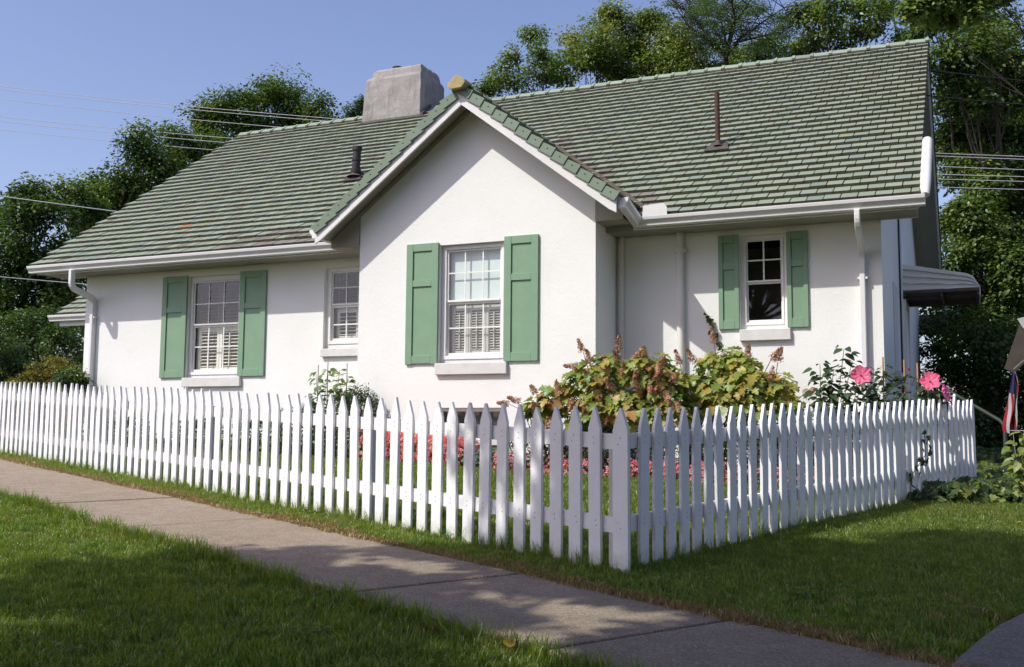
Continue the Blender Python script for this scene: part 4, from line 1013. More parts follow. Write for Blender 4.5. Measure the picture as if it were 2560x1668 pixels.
tree('oak_tree', 'rounded green tree behind the maple with a sky gap beside it', base_at(440, 36), [lobe(425, 335, 34, 36, .3), lobe(440, 375, 45, 36), lobe(470, 420, 50, 36), lobe(520, 380, 45, 36)], .17, 1.1, MG, .6, .3, 80)
tree('oak_tree', 'broad round crown showing over the left roof slope next to the chimney', base_at(660, 42), [lobe(540, 300, 45, 42), lobe(590, 275, 50, 42), lobe(660, 245, 50, 42), lobe(700, 225, 36, 42), lobe(740, 265, 50, 42), lobe(790, 270, 38, 42), lobe(520, 340, 48, 42), lobe(620, 320, 60, 42), lobe(720, 310, 55, 42), lobe(800, 300, 30, 42)], .2, 1.15, MG + DG[1:], .7, .4, 85)
tree('pine_tree', 'small dark conifer tip just left of the chimney', base_at(900, 40), [lobe(898, 275, 16, 40, .1), lobe(890, 300, 26, 40, .1), lobe(872, 302, 10, 40, .1), lobe(905, 258, 7, 40, .1)], .12, 1.6, BG, .35, .2, 70)
# behind the house, to the right of the bay's peak
tree('locust_tree', 'thin pointed tree rising just right of the gable peak', base_at(1290, 30), [lobe(1340, 90, 22, 30, .3), lobe(1330, 130, 36, 30), lobe(1270, 150, 30, 30), lobe(1350, 175, 36, 30), lobe(1245, 205, 30, 30), lobe(1310, 215, 40, 30), lobe(1215, 215, 18, 30)], .13, .75, MG + LG[2:], .38, .2, 60)
tree('elm_tree', 'broad light green tree with rounded tops behind the middle of the roof', base_at(1530, 33), [lobe(1440, 110, 42, 33), lobe(1520, 60, 34, 33, .4), lobe(1525, 30, 10, 33, .1), lobe(1500, 110, 55, 33), lobe(1600, 75, 42, 33), lobe(1625, 45, 14, 33, .2), lobe(1580, 130, 60, 33), lobe(1415, 170, 45, 33), lobe(1500, 180, 60, 33), lobe(1660, 110, 50, 33), lobe(1690, 150, 50, 33), lobe(1620, 180, 55, 33)], .15, .95, MG + LG, .5, .32, 80)
tree('elm_tree', 'yellowish green tree between the broad tree and the feathery one', base_at(1730, 31), [lobe(1700, 95, 36, 31), lobe(1745, 125, 38, 31), lobe(1720, 160, 45, 31), lobe(1790, 160, 36, 31)], .14, .9, LG + MG[1:2], .42, .2, 75)
# feathery open tree with dark forking limbs
def feather_tree():
    d = 26.; b = base_at(1810, d); bz = float(gz(*b)); r = empty('mimosa_tree', (b[0], b[1], bz)); tag(r, 'open feathery tree with dark forking bare limbs above the ridge', 'tree'); O = np.array([b[0], b[1], bz])
    def q(px, py, dj=0): return at(px, py, d + dj) - O
    mb = MB(); J = q(1815, 140); mb.tube([(0, 0, -.2), (0, 0, 2), q(1812, 400), q(1815, 250), J], [.12, .10, .09, .075, .06], 8, cap=False); mb.build('trunk', 'bark', r)
    lb = MB(); tips = []
    main = [(1800, 95, 1770, 40, 1745, -40), (1812, 85, 1790, 20, 1770, -60), (1835, 75, 1830, 10, 1850, -60), (1850, 95, 1900, 60, 1960, 20), (1845, 105, 1910, 90, 1960, 70), (1735, 80, 1725, 20, 1700, -30), (1830, 60, 1870, 10, 1900, -40), (1780, 110, 1725, 70, 1690, 20), (1745, 60, 1715, 30, 1680, 0)]
    for (a, b_, c, e, f, g) in main:
        dj = rng.uniform(-1.5, 1.5); A = q(a, b_, dj * .3); B = q(c, e, dj); Cc = q(f, g, dj * 1.4)
        lb.tube([J, A, (A + B) / 2 + rdir(1)[0] * .06, B, Cc], [.042, .032, .025, .018, .010], 6, cap=False)
        for s0 in (A, (A + B) / 2, B, (B + Cc) / 2, Cc):
            for _ in range(6):
                tp = s0 + rdir(1)[0] * np.array([1, 1, .5]) * rng.uniform(.35, .95) + np.array([0, 0, .15]); lb.tube([s0, (s0 + tp) / 2 + rdir(1)[0] * .08, tp], [.012, .009, .004], 4, cap=False); tips.append(tp)
    lb.build('limb', 'bark', r)
    tips = np.array(tips); keep = rng.uniform(size=len(tips)) < .72; px = tips[:, 0]
    left = (tips[:, 0] < q(1740, 60)[0]); keep &= ~(left & (rng.uniform(size=len(tips)) < .65)); tips = tips[keep]
    for (px_, py_, n_) in ((1990, 60, 5), (1950, 45, 5), (1960, 85, 4), (1900, 20, 5), (1860, 15, 4), (1810, 20, 5), (1770, 15, 4), (1740, 30, 4), (1880, 110, 4), (1830, 120, 4), (1790, 130, 4), (1930, 130, 5)):
        tips = np.concatenate([tips, np.array([q(px_ + rng.uniform(-25, 25), py_ + rng.uniform(-10, 10), rng.uniform(-1, 1)) for _ in range(n_)])])
    V, F, C = leafcloud(tips, rng.uniform(.18, .38, len(tips)), 110, .060, ((.09, .15, .07), (.11, .17, .07)), KITE, .35, .1, 1.2, dn=1.3)
    link('crown', fastmesh('crown', V, F, C), 'leaf', r)
feather_tree()
tree('sapling_tree', 'small yellow green tree behind the ridge right of the feathery tree', base_at(1930, 32), [lobe(1880, 115, 34, 32), lobe(1850, 140, 26, 32), lobe(1920, 130, 32, 32), lobe(1975, 120, 24, 32), lobe(2010, 110, 26, 32)], .13, .8, LG[2:] + MG, .36, .15, 65)
tree('ash_tree', 'loose airy tree with sky showing between its big leaves above the ridge', base_at(2110, 24), [lobe(2030, 30, 40, 24), lobe(2080, 10, 45, 24), lobe(2130, 40, 36, 24), lobe(2060, 75, 36, 24), lobe(2150, 90, 34, 24), lobe(2200, 60, 38, 24), lobe(2190, 0, 45, 24), lobe(2030, 110, 30, 24), lobe(2100, 110, 30, 24), lobe(2250, 100, 28, 24), lobe(2240, 20, 40, 24), lobe(2000, 30, 20, 24)], .14, .62, (LG[2], MG[0], (.09, .115, .045), DG[2]), .36, .2, 42, shell=.2)
# right side, big dark trees
RT_L = [lobe(2330, 60, 60, 22), lobe(2400, 30, 70, 22), lobe(2470, 60, 60, 22), lobe(2440, 130, 70, 22), lobe(2370, 160, 60, 22), lobe(2520, 130, 60, 22), lobe(2560, 220, 60, 22), lobe(2500, 230, 70, 22), lobe(2420, 240, 65, 22), lobe(2370, 260, 45, 22), lobe(2390, 340, 55, 22), lobe(2460, 330, 70, 22), lobe(2550, 330, 70, 22), lobe(2400, 430, 45, 22), lobe(2490, 430, 60, 22), lobe(2580, 440, 60, 22), lobe(2540, 530, 60, 22), lobe(2440, 520, 50, 22), lobe(2700, 250, 120, 22), lobe(2690, 450, 120, 22), lobe(2600, 80, 40, 22)]
tree('maple_tree', 'tall dark maple filling the sky right of the gable end', base_at(2480, 22), RT_L, .14, 1.15, DG + MG[:1] + LG[2:], .5, .24, 80, shell=.1)
tree('maple_tree', 'second dark maple trunk standing behind the tall one at the right edge', base_at(2600, 27), [lobe(2520, 300, 90, 28), lobe(2420, 400, 80, 28), lobe(2600, 500, 100, 28), lobe(2480, 560, 80, 28), lobe(2400, 250, 60, 28), lobe(2560, 420, 70, 28), lobe(2380, 330, 70, 28), lobe(2480, 180, 80, 28), lobe(2560, 640, 90, 28), lobe(2400, 600, 70, 28)], .16, 1.0, DG, .6, .2, 80, shell=.2)
tree('maple_tree', 'near overhanging bough with yellow green leaves at the top right corner', base_at(3100, 12.5), [lobe(2300, 10, 36, 13, .3), lobe(2360, 20, 48, 13, .3), lobe(2420, 10, 45, 13, .3), lobe(2340, -60, 70, 13, .3), lobe(2460, -60, 80, 13, .3), lobe(2600, -100, 110, 13, .4), lobe(2760, -60, 120, 13, .4)], .085, 1.2, MG + LG[2:], .22, .07, 60, template=MAPLE)
tree('hornbeam_tree', 'sunlit leafy tree low behind the awning right of the house', base_at(2440, 21), [lobe(2400, 560, 45, 21), lobe(2450, 600, 60, 21), lobe(2520, 600, 60, 21), lobe(2400, 650, 45, 21), lobe(2470, 680, 65, 21), lobe(2550, 680, 60, 21), lobe(2340, 800, 45, 21), lobe(2380, 840, 50, 21), lobe(2440, 780, 60, 21), lobe(2520, 780, 65, 21), lobe(2600, 720, 70, 21), lobe(2570, 840, 60, 21), lobe(2420, 510, 35, 21), lobe(2460, 480, 40, 21)], .13, 1.25, MG + LG[2:] + DG[2:], .42, .25, 95, template=KITE)
tree('yew_tree', 'deep shaded evergreen mass under the leafy tree at the right', base_at(2450, 19.5), [lobe(2370, 930, 60, 19), lobe(2340, 850, 40, 19), lobe(2450, 860, 75, 19), lobe(2540, 870, 70, 19), lobe(2350, 1010, 60, 19), lobe(2460, 960, 70, 19), lobe(2560, 1000, 80, 19), lobe(2420, 1080, 60, 19), lobe(2530, 1080, 60, 19), lobe(2650, 950, 90, 19), lobe(2340, 1100, 50, 19), lobe(2400, 780, 40, 19)], .11, 1.4, DG[:2], .45, .2, 80)
# dark thicket at left behind the garden
tree('yew_tree', 'dark evergreen thicket in shade behind the left garden fence', base_at(90, 21), [lobe(40, 850, 70, 22), lobe(120, 820, 60, 22), lobe(180, 860, 55, 21.5), lobe(10, 930, 60, 22), lobe(90, 910, 55, 22), lobe(170, 930, 50, 22), lobe(-70, 850, 80, 22), lobe(200, 790, 35, 21.5)], .11, 1.15, DG[:2], .42, .2, 80)
tree('holly_shrub', 'glossy dark shrub at the left edge above the pickets', base_at(20, 17.5), [lobe(15, 890, 42, 17.5, .3), lobe(45, 930, 34, 17.5, .3), lobe(-30, 930, 45, 17.5, .3), lobe(5, 850, 22, 17.5, .2)], .07, 1.3, BG + DG[1:], .2, .06, 60, cat='shrub')
tree('japanese_maple', 'low yellow green feathery mound showing above the left pickets', base_at(115, 17), [lobe(110, 930, 36, 17, .3), lobe(150, 945, 36, 17, .3), lobe(70, 950, 30, 17, .3), lobe(135, 915, 22, 17, .3), lobe(40, 965, 26, 17, .2), lobe(100, 960, 36, 17, .3)], .05, 1.5, ((.15, .15, .025), (.19, .16, .03), (.11, .13, .025)), .17, .05, 70, cat='shrub', flat=.35)
tree('viburnum_shrub', 'small green leafy shrub against the left corner of the house', base_at(180, 16.5), [lobe(175, 935, 22, 16.5, .2), lobe(190, 960, 24, 16.5, .2), lobe(160, 955, 20, 16.5, .2)], .06, 1.4, MG + BG, .14, .04, 50, cat='shrub')

# ---- the street trees whose shade falls on the lawns; they stand behind the camera and to the left
def shade_tree(label, base, targets, hs, seed, leaf=.15, per=46, tr=.26):
    """boughs hang where they shade the given ground points: point - t * sun direction"""
    bz = float(gz(base[0], base[1])); O = np.array([base[0], base[1], bz]); r = empty('street_tree', O); tag(r, label, 'tree')
    T = np.asarray(targets); G = P3(T); h = rng.uniform(hs[0], hs[1], len(G)); t = h / 1.39; C = G - SUNV * t[:, None]
    mb = MB(); c0 = C.mean(0) - O; mb.tube([(0, 0, -.2), (0, 0, 1.5), c0 * np.array([.15, .15, 0]) + np.array([0, 0, hs[0] * .55]), c0 * np.array([.5, .5, .8]), c0], [tr * 1.3, tr, tr * .85, tr * .5, tr * .2], 10, cap=False); mb.build('trunk', 'bark', r)
    lb = MB()
    for q in C[:: max(1, len(C) // 26)]: limb_mesh(lb, c0 * np.array([.5, .5, .7]) if rng.uniform() < .5 else c0 * .9, q - O, .05, .012, .1, 5, 5)
    lb.build('limb', 'bark', r)
    V, F, Cc = leafcloud(C - O, rng.uniform(.16, .34, len(C)), per, leaf, MG + DG[1:], KITE, .8, dn=1.5, ds=1)
    link('crown', fastmesh('crown', V, F, Cc), 'leaf', r); return r
def gpoly(pp): return [tuple(gp(*p)[:2]) for p in pp]
sh1 = gpoly([(-60, 1500), (0, 1486), (43, 1476), (120, 1466), (185, 1450), (276, 1424), (380, 1410), (452, 1407), (500, 1396), (560, 1404), (640, 1402), (700, 1404), (806, 1396), (850, 1402), (926, 1396), (990, 1392), (1060, 1388), (1120, 1378), (1180, 1364), (1260, 1350), (1380, 1348)]) \
    + gpoly([(1560, 1330), (1700, 1345), (1850, 1370), (1990, 1362), (2080, 1372), (2200, 1382), (2280, 1380), (2345, 1345), (2411, 1336), (2500, 1350), (2580, 1362), (2760, 1375)]) + [(7.5, 4.5), (6.5, 1.5), (1.5, 1.2), (-2.8, 1.6), (-3.4, 3.0)]
tg = fill(sh1, 38)
holes = [gp(850, 1428), gp(1130, 1447), gp(1270, 1515), gp(1450, 1535), gp(1640, 1550), gp(1400, 1605), gp(1350, 1640), gp(1000, 1415), gp(2330, 1445), gp(2420, 1455), gp(15, 1585), gp(60, 1578), gp(2140, 1550), gp(1150, 1650), gp(1240, 1640), gp(300, 1560), gp(2290, 1395)]
for t_, z_ in ((.62, .3), (.62, .6), (.60, .85), (1.36, .35), (1.38, .65), (1.7, .3), (1.72, .7), (2.0, .5), (1.1, .8)):
    q_ = FC + FU * t_ + SUNV[:2] * z_ / 1.39; holes.append(np.array([*q_, 0]))
hr = [(.20, .05), (.14, .04), (.16, .05), (.17, .06), (.16, .05), (.20, .06), (.20, .06), (.16, .04), (.12, .0), (-.05, -.05), (.26, .16), (.2, .12), (.12, .06), (.15, .05), (.15, .05), (.12, .05), (.14, -.05)] + [(-.04, -.04)] * 9
keep = np.ones(len(tg), bool)
for h_, (ra, rb) in zip(holes, hr):
    d = tg - h_[:2]; keep &= ((d[:, 0] / (ra + .20)) ** 2 + (d[:, 1] / (rb + .22)) ** 2) > 1
tg = tg[keep]
al = (tg - FC) @ FU; of = (tg - FC) @ FN
tg = tg[~((al > .15) & (al < 3.4) & (of < .12) & (rng.uniform(size=len(tg)) < .66))]      # thin twigs here: the fence near the corner is dappled
SH = [tg]
far_ = fill([(-4, 3.0), (3, 3.0), (5.2, 5.2), (5.8, 7.6), (14, 7.6), (14, -5), (-4, -5)], 15)      # unseen canopy added over and behind the camera to block sky light
tg = np.concatenate([tg, far_]); half = tg[:, 0] < 1.2
shade_tree('street tree behind the camera whose shade covers the near lawn', (-8.5, -3.2), tg[half], (5.2, 7.4), 1)
shade_tree('second street tree behind the camera shading the corner of the side lawn', (-4.2, -5.0), tg[~half], (5.4, 7.6), 2)
# ================================================================== GARDEN PLANTS
def hp(x, y):                                 # house coordinates to the ground
    p = HW(x, y, 0); return np.array([p[0], p[1], float(gz(p[0], p[1]))])
# planting beds: dark mulch sheets laid on the lawn
bed = MB()
bp = [hp(-7.6, -.4), hp(-5.6, -.32), hp(-1.9, -.72), hp(.5, -.85), hp(4.9, -1.15), hp(4.9, .80), hp(1.6, .80), hp(1.6, -.02), hp(-1.85, -.02), hp(-1.85, .80), hp(-7.6, .80)]
bed.add([(p[0], p[1], p[2] + .022) for p in bp], [tuple(range(len(bp)))]); tag(bed.build('garden_bed', 'mulch'), kind='structure')
# leaf shapes
def leaf_shape(outline, fold=.12, curl=-.12):
    """outline (x>=0 side) from base to tip -> symmetric folded leaf"""
    n = len(outline); V = []; F = []
    for i, (x, y) in enumerate(outline): V.append((0, y, curl * y * y))
    for s in (1, -1):
        b = len(V)
        for (x, y) in outline: V.append((s * x, y, curl * y * y + fold * x))
        for i in range(n - 1):
            F += [(i, b + i, b + i + 1), (i, b + i + 1, i + 1)] if s > 0 else [(i, b + i + 1, b + i), (i, i + 1, b + i + 1)]
    V = np.array(V); F = np.array([f for f in F if len({tuple(np.round(V[j], 5)) for j in f}) == 3]); return V, F
OAK = leaf_shape([(0, 0), (.26, .06), (.34, .20), (.20, .30), (.40, .42), (.44, .58), (.20, .60), (.26, .78), (.13, .86), (0, 1)], .22, -.22)
OVATE = leaf_shape([(0, 0), (.20, .10), (.30, .32), (.24, .60), (.10, .86), (0, 1)], .25, -.22)
NARROW = leaf_shape([(0, 0), (.11, .2), (.13, .5), (.07, .8), (0, 1)], .2, -.3)
IVY = leaf_shape([(0, 0), (.30, -.06), (.50, .18), (.30, .36), (.34, .58), (.12, .66), (0, .95)], .10, -.12)
BOX = leaf_shape([(0, 0), (.26, .35), (.2, .75), (0, 1)], .15, -.1)
def leaf_mesh(name, shape, var=0):
    V, F = shape; V = V.copy()
    if var: V[:, 2] += (V[:, 1] ** 2) * -.18 * var; V[:, 2] += np.sin(V[:, 1] * 7 + var * 2) * .03; V[:, 0] *= 1 + .08 * var
    return fastmesh(name, V, F, smooth=False)
def mats_from(P, Nn, T, S):
    x, y, z = frames(Nn, T); out = []
    for i in range(len(P)):
        m = Matrix.Identity(4)
        for k in range(3): m[k][0] = x[i, k] * S[i]; m[k][1] = y[i, k] * S[i]; m[k][2] = z[i, k] * S[i]; m[k][3] = P[i, k]
        out.append(m)
    return out
def leaves_as_parts(parent, shapes, P, Nn, T, S, C, name='leaf', mat='leaf_object', limit=280, back=None):
    """the leaves that show largest as objects, the rest joined"""
    ms = [leaf_mesh(name, s, v) for s in shapes for v in (0, 1, -1)]
    for q in ms: q.materials.append(M[mat])
    O = np.array(parent.location); dist = np.linalg.norm(P + O - CAM, axis=1) - S * 1.5; order = np.argsort(dist); mt = mats_from(P, Nn, T, S)
    for i in order[:limit]:
        o = link(name, ms[rng.integers(len(ms))], None, parent, color=C[i]); o.matrix_local = mt[i]
    rest = order[limit:]
    if len(rest) > 0:
        v, f = shapes[0]; V, F, Cc = scatter_arrays(v, f, P[rest], Nn[rest], T[rest], S[rest], C[rest])
        tag(link(name, fastmesh(name, V, F, Cc), 'leaf', parent), kind='stuff')
def pick(cols, n, v=.2): return np.asarray(cols)[rng.integers(len(cols), size=n)] * rng.uniform(1 - v, 1 + v, (n, 1)) * rng.uniform(.94, 1.06, (n, 3))
FACE = -HY                                     # direction from the wall towards the street
def panicle(parent, A, D, ln, rad, cols, n=150):
    """cone of small four-petalled florets"""
    D = D / np.linalg.norm(D); t = rng.uniform(0, 1, n); d = rdir(n); d -= D * (d @ D)[:, None]; d /= np.linalg.norm(d, axis=1, keepdims=True)
    P = A + D * (t * ln)[:, None] + d * (rad * (1 - .75 * t) * rng.uniform(.35, 1.1, n))[:, None]
    Nn = d + D * .3 + rng.normal(0, .3, (n, 3)); v = np.array([(0, 0, 0), (.5, .5, .12), (0, .8, .0), (-.5, .5, .12), (.5, -.5, .12), (0, -.8, 0), (-.5, -.5, .12)]); f = np.array([(0, 1, 2), (0, 2, 3), (0, 5, 4), (0, 6, 5)])
    V, F, C = scatter_arrays(v, f, P, Nn, rdir(n), rng.uniform(.012, .022, n), pick(cols, n, .3)); link('flower_head', fastmesh('flower_head', V, F, C), 'petal', parent)
def bush(name, label, cat, base, lobes, shapes, nleaf, size, cols, heads=(), headcols=None, limit=280, droop=.6, stem='stem_brown', up=.75, inner=.45, group=None):
    r = empty(name, base); tag(r, label, cat, group); O = np.asarray(base)
    cs = np.array([l[0] for l in lobes]) - O; rs = np.array([l[1] for l in lobes]); w_ = rs ** 2 / (rs ** 2).sum(); k = rng.choice(len(cs), nleaf, p=w_)
    d = rdir(nleaf); d[:, 2] = np.where(d[:, 2] < -.3, -d[:, 2], d[:, 2]); rad = rng.uniform(inner, 1, nleaf)
    P = cs[k] + d * (rs[k] * rad)[:, None]; P[:, 2] = np.maximum(P[:, 2], .05)
    hz = d.copy(); hz[:, 2] *= .3; Nn = d * .6 + FACE * .35 + np.array([0, 0, up]) + rng.normal(0, .28, (nleaf, 3)); T = hz + FACE * .2 + rng.normal(0, .35, (nleaf, 3)); T[:, 2] -= droop
    S = rng.uniform(.55, 1.25, nleaf) * size
    leaves_as_parts(r, shapes, P, Nn, T, S, pick(cols, nleaf), limit=limit)
    mb = MB()
    for c, R in zip(cs, rs):
        for _ in range(3):
            st = np.array([rng.uniform(-.25, .25), rng.uniform(-.12, .12), 0.]); e = c + rdir(1)[0] * R * .7; md = (st + e) / 2 + rdir(1)[0] * .08; mb.tube([st, md, e], [.012, .009, .004], 5, cap=False)
    for (h, D, ln, rad) in heads: mb.tube([np.asarray(h) - O - np.asarray(D) * .25 + np.array([0, 0, -.1]), np.asarray(h) - O], [.005, .004], 4, cap=False)
    mb.build('stem', stem, r)
    for (h, D, ln, rad) in heads: panicle(r, np.asarray(h) - O, np.asarray(D), ln, rad, headcols)
    return r
def hpx(px, py, y): p = onY(px, py, y); return HW(*p)      # point on a vertical plane of the house frame
def HL(px, py, rp, y): c = hpx(px, py, y); return (c, rp * ((c - CAM) @ _fw) / FPX)
up3 = np.array([0, 0, 1.]); HC = ((.42, .20, .11), (.50, .28, .16), (.34, .14, .08), (.56, .36, .22))
def headlist(L_, y, ln=.15, rad=.055):
    out = []
    for (px, py, dx, dz) in L_: out.append((hpx(px, py, y), HX * dx + up3 * dz + FACE * .35, ln * rng.uniform(.8, 1.2), rad)); 
    return out
OC = ((.22, .28, .05), (.27, .30, .055), (.15, .24, .05), (.24, .27, .05), (.17, .25, .05), (.36, .29, .08), (.38, .23, .10), (.32, .30, .07))
yb1 = -.45
hl = headlist([(1458, 880, -.3, 1), (1475, 905, -.2, 1), (1445, 918, -1, .1), (1545, 875, .2, .8), (1585, 900, .6, .6), (1400, 985, -.2, 1), (1340, 985, -.5, 1), (1300, 1005, -1, .4), (1272, 1010, -1, .1), (1350, 1025, -.2, .3), (1465, 1010, 0, -.4), (1520, 1030, 0, -.5), (1560, 940, .1, .5), (1590, 960, .1, .4), (1620, 930, .2, .6), (1640, 950, .3, .5), (1600, 985, 0, .2), (1680, 955, .4, .4), (1575, 1020, 0, -.3), (1640, 980, .2, .2), (1690, 1010, .2, -.3), (1530, 975, -.1, .4), (1480, 950, -.3, .5), (1610, 900, .1, .6), (1650, 915, .3, .4), (1595, 930, 0, -.2), (1625, 960, .1, -.3), (1665, 985, .2, -.4), (1545, 900, -.1, .4), (1430, 1000, 0, -.5), (1500, 990, 0, -.5), (1375, 1045, -.1, -.6)], yb1 - .25)
bush('oakleaf_hydrangea', 'hydrangea with russet flower heads and reddening leaves right of the front bay', 'shrub', hp(1.25, yb1), [HL(1530, 940, 62, yb1), HL(1470, 960, 60, yb1 - .1), HL(1620, 935, 62, yb1 - .05), HL(1660, 980, 64, yb1), HL(1400, 1000, 52, yb1 - .1), HL(1350, 1030, 44, yb1 - .1), HL(1500, 1030, 70, yb1 - .1), HL(1580, 1040, 80, yb1), HL(1670, 1050, 70, yb1), HL(1430, 1060, 60, yb1), HL(1330, 1040, 24, yb1)], [OAK], 1500, .132, OC, hl, HC, 290)
yb2 = .05
hl = headlist([(1945, 905, .3, .9), (1930, 895, .6, .6), (1785, 855, -.1, 1), (1870, 890, .1, 1), (2010, 985, .8, .3), (1925, 950, .2, .5), (1860, 1010, 0, .2), (1700, 910, -.2, .8), (1735, 905, -.3, .7)], yb2 - .2)
OC2 = ((.22, .29, .055), (.27, .31, .06), (.17, .25, .055), (.30, .28, .06), (.33, .28, .06))
bush('oakleaf_hydrangea', 'yellow green hydrangea with few tan flower heads below the small right window', 'shrub', hp(2.75, yb2), [HL(1790, 920, 46, yb2), HL(1760, 970, 55, yb2), HL(1850, 930, 50, yb2), HL(1870, 975, 62, yb2 - .1), HL(1940, 985, 55, yb2), HL(1800, 1010, 70, yb2 - .1), HL(1900, 1040, 75, yb2), HL(1985, 1020, 36, yb2), HL(1740, 1030, 50, yb2), HL(1830, 890, 26, yb2)], [OAK], 1250, .122, OC2, hl, HC[1:], 285)
# hibiscus with pink flowers
def petal_flower(parent, c, N_, rad, closed=0, col=(.80, .09, .24)):
    Nn = N_ / np.linalg.norm(N_); x, y, z = (q[0] for q in frames(Nn[None], np.array([[0, 0, 1.]])))
    f = empty('flower', (0, 0, 0)); f.parent = parent; m = Matrix.Identity(4)
    for k in range(3): m[k][0] = x[k]; m[k][1] = y[k]; m[k][2] = z[k]; m[k][3] = c[k]
    f.matrix_local = m
    for i in range(5):
        a = 2 * math.pi * i / 5 + .3; mb = MB(); U = 6; W = 7; vs = []
        for u in range(U):
            tu = u / (U - 1)
            for v in range(W):
                tv = v / (W - 1) - .5; wdt = rad * (1.05 * math.sin(min(1, tu * 1.02) * math.pi * .72) + .06) * rng.uniform(.92, 1.08); rr = rad * tu * (1 - .34 * (2 * abs(tv)) ** 2.5 * tu); q = (tv * wdt, rr, rad * (.30 * tu ** 1.5 + .9 * closed * tu) * (1 - .0) + .13 * rad * tu * math.sin(v * 2.4 + i * 2 + u * .7) + .06 * rad * i / 5)
                ang = a; vs.append((q[0] * math.cos(ang) - q[1] * math.sin(ang) * (1 - .7 * closed), q[0] * math.sin(ang) + q[1] * math.cos(ang) * (1 - .7 * closed), q[2]))
        mb.add(vs, [(u * W + v, u * W + v + 1, (u + 1) * W + v + 1, (u + 1) * W + v) for u in range(U - 1) for v in range(W - 1)])
        link('petal', mb.mesh('petal', smooth=True), 'petal_object', f, color=np.array(col) * rng.uniform(.92, 1.08))
    s = MB(); s.tube([(0, 0, 0), (0, 0, rad * .55)], [rad * .07, rad * .04], 6); s.build('stamen', 'flag_white', f)
    e = MB(); e.lathe((0, 0, rad * .06), [(0, .0), (rad * .14, -.002), (rad * .16, -.008)], 8); link('flower_eye', e.mesh('flower_eye'), 'flag_red', f)
    return f
HBC = ((.035, .07, .03), (.05, .085, .035), (.065, .10, .04), (.028, .055, .028))
yh = -.55
def shoot_bush(name, label, cat, base, shoots, shapes, size, cols, per=16, spread=.16, stem='stem_green', limit=280, cl=2):
    """upright shoots with leaves along them"""
    r = empty(name, base); tag(r, label, cat); O = np.asarray(base); P = []; Nn = []; T = []; mb = MB()
    for (tip, h0) in shoots:
        tp = np.asarray(tip) - O; b0 = np.array([tp[0] * .35 + rng.normal(0, .05), tp[1] * .35 + rng.normal(0, .05), 0]); md = (b0 + tp) / 2 + np.array([rng.normal(0, .03), rng.normal(0, .03), 0]); path = [b0, md, tp]; mb.tube(path, [.008, .006, .003], 5, cap=False)
        for i in range(per):
            f = h0 + (1 - h0) * i / (per - 1); c = b0 * (1 - f) ** 2 + md * 2 * f * (1 - f) + tp * f * f
            for _ in range(cl):
                a = rng.uniform(0, 6.283); dd = np.array([math.cos(a), math.sin(a), rng.uniform(-.2, .5)]); P.append(c + dd * spread * rng.uniform(.15, 1) * (1.15 - f * .7)); T.append(dd + np.array([0, 0, -.35]) + rng.normal(0, .2, 3)); Nn.append(np.array([dd[0] * .2, dd[1] * .2, 1]) + FACE * .4 + rng.normal(0, .3, 3))
    P = np.array(P); n = len(P); leaves_as_parts(r, shapes, P, np.array(Nn), np.array(T), rng.uniform(.55, 1.2, n) * size, pick(cols, n), limit=limit)
    mb.build('stem', stem, r); return r
sp_ = lambda px, py, y, h0=.2: (hpx(px, py, y), h0)
hb = shoot_bush('hibiscus_shrub', 'dark leaved hibiscus with large pink blooms along the right end of the wall', 'shrub', hp(4.15, yh), [sp_(2110, 872, yh, .35), sp_(2050, 912, yh), sp_(2085, 925, yh), sp_(2075, 960, yh), sp_(2130, 905, yh), sp_(2155, 925, yh), sp_(2170, 965, yh), sp_(2215, 918, yh - .05, .4), sp_(2195, 965, yh), sp_(2235, 960, yh - .1), sp_(2265, 945, yh - .1), sp_(2290, 940, yh - .1), sp_(2105, 985, yh), sp_(2255, 985, yh - .1), sp_(2040, 975, yh), sp_(2320, 970, yh - .1), sp_(2345, 985, yh - .15), sp_(2140, 985, yh)], [OVATE, leaf_shape([(0, 0), (.24, .08), (.28, .3), (.2, .6), (.08, .85), (0, 1)], .2, -.3)], .105, HBC, per=16, spread=.19, cl=4)
Oh = np.array(hb.location)
for (px, py, r_, nd, cl, col) in ((2153, 939, .105, FACE * 1 + HX * .1 + up3 * .2, 0, (.88, .20, .36)), (2326, 955, .10, FACE * 1 + HX * .0 + up3 * .35, 0, (.90, .18, .32)), (2358, 985, .095, FACE * .25 + HX * 1.0 + up3 * .3, .1, (.82, .20, .45)), (2329, 1000, .05, FACE * .3 - up3 * .7, .9, (.62, .06, .22)), (2273, 928, .022, FACE * .3 + up3, 1, (.6, .03, .03))):
    petal_flower(hb, hpx(px, py, yh - .25) - Oh, nd, r_, cl, col)
for (px, y0_, top_) in ((2207, 1010, 893), (2260, 1010, 900), (2293, 1010, 908)):
    a = hpx(px, top_, yh - .05); b = hp(*H2(a)[:2]); st = MB().tube([b - a, (0, 0, 0)], .009, 6).build('garden_stake', 'wood_stake', None, loc=a); st.location = tuple(b); st.data.transform(Matrix.Translation(tuple(a - b)))
    tag(st, {2207: 'wooden plant stake in front of the house corner, left of three', 2260: 'middle wooden plant stake among the hibiscus shoots', 2293: 'rightmost wooden plant stake beside the red bud'}[px], 'stake', 'plant stakes among the hibiscus')
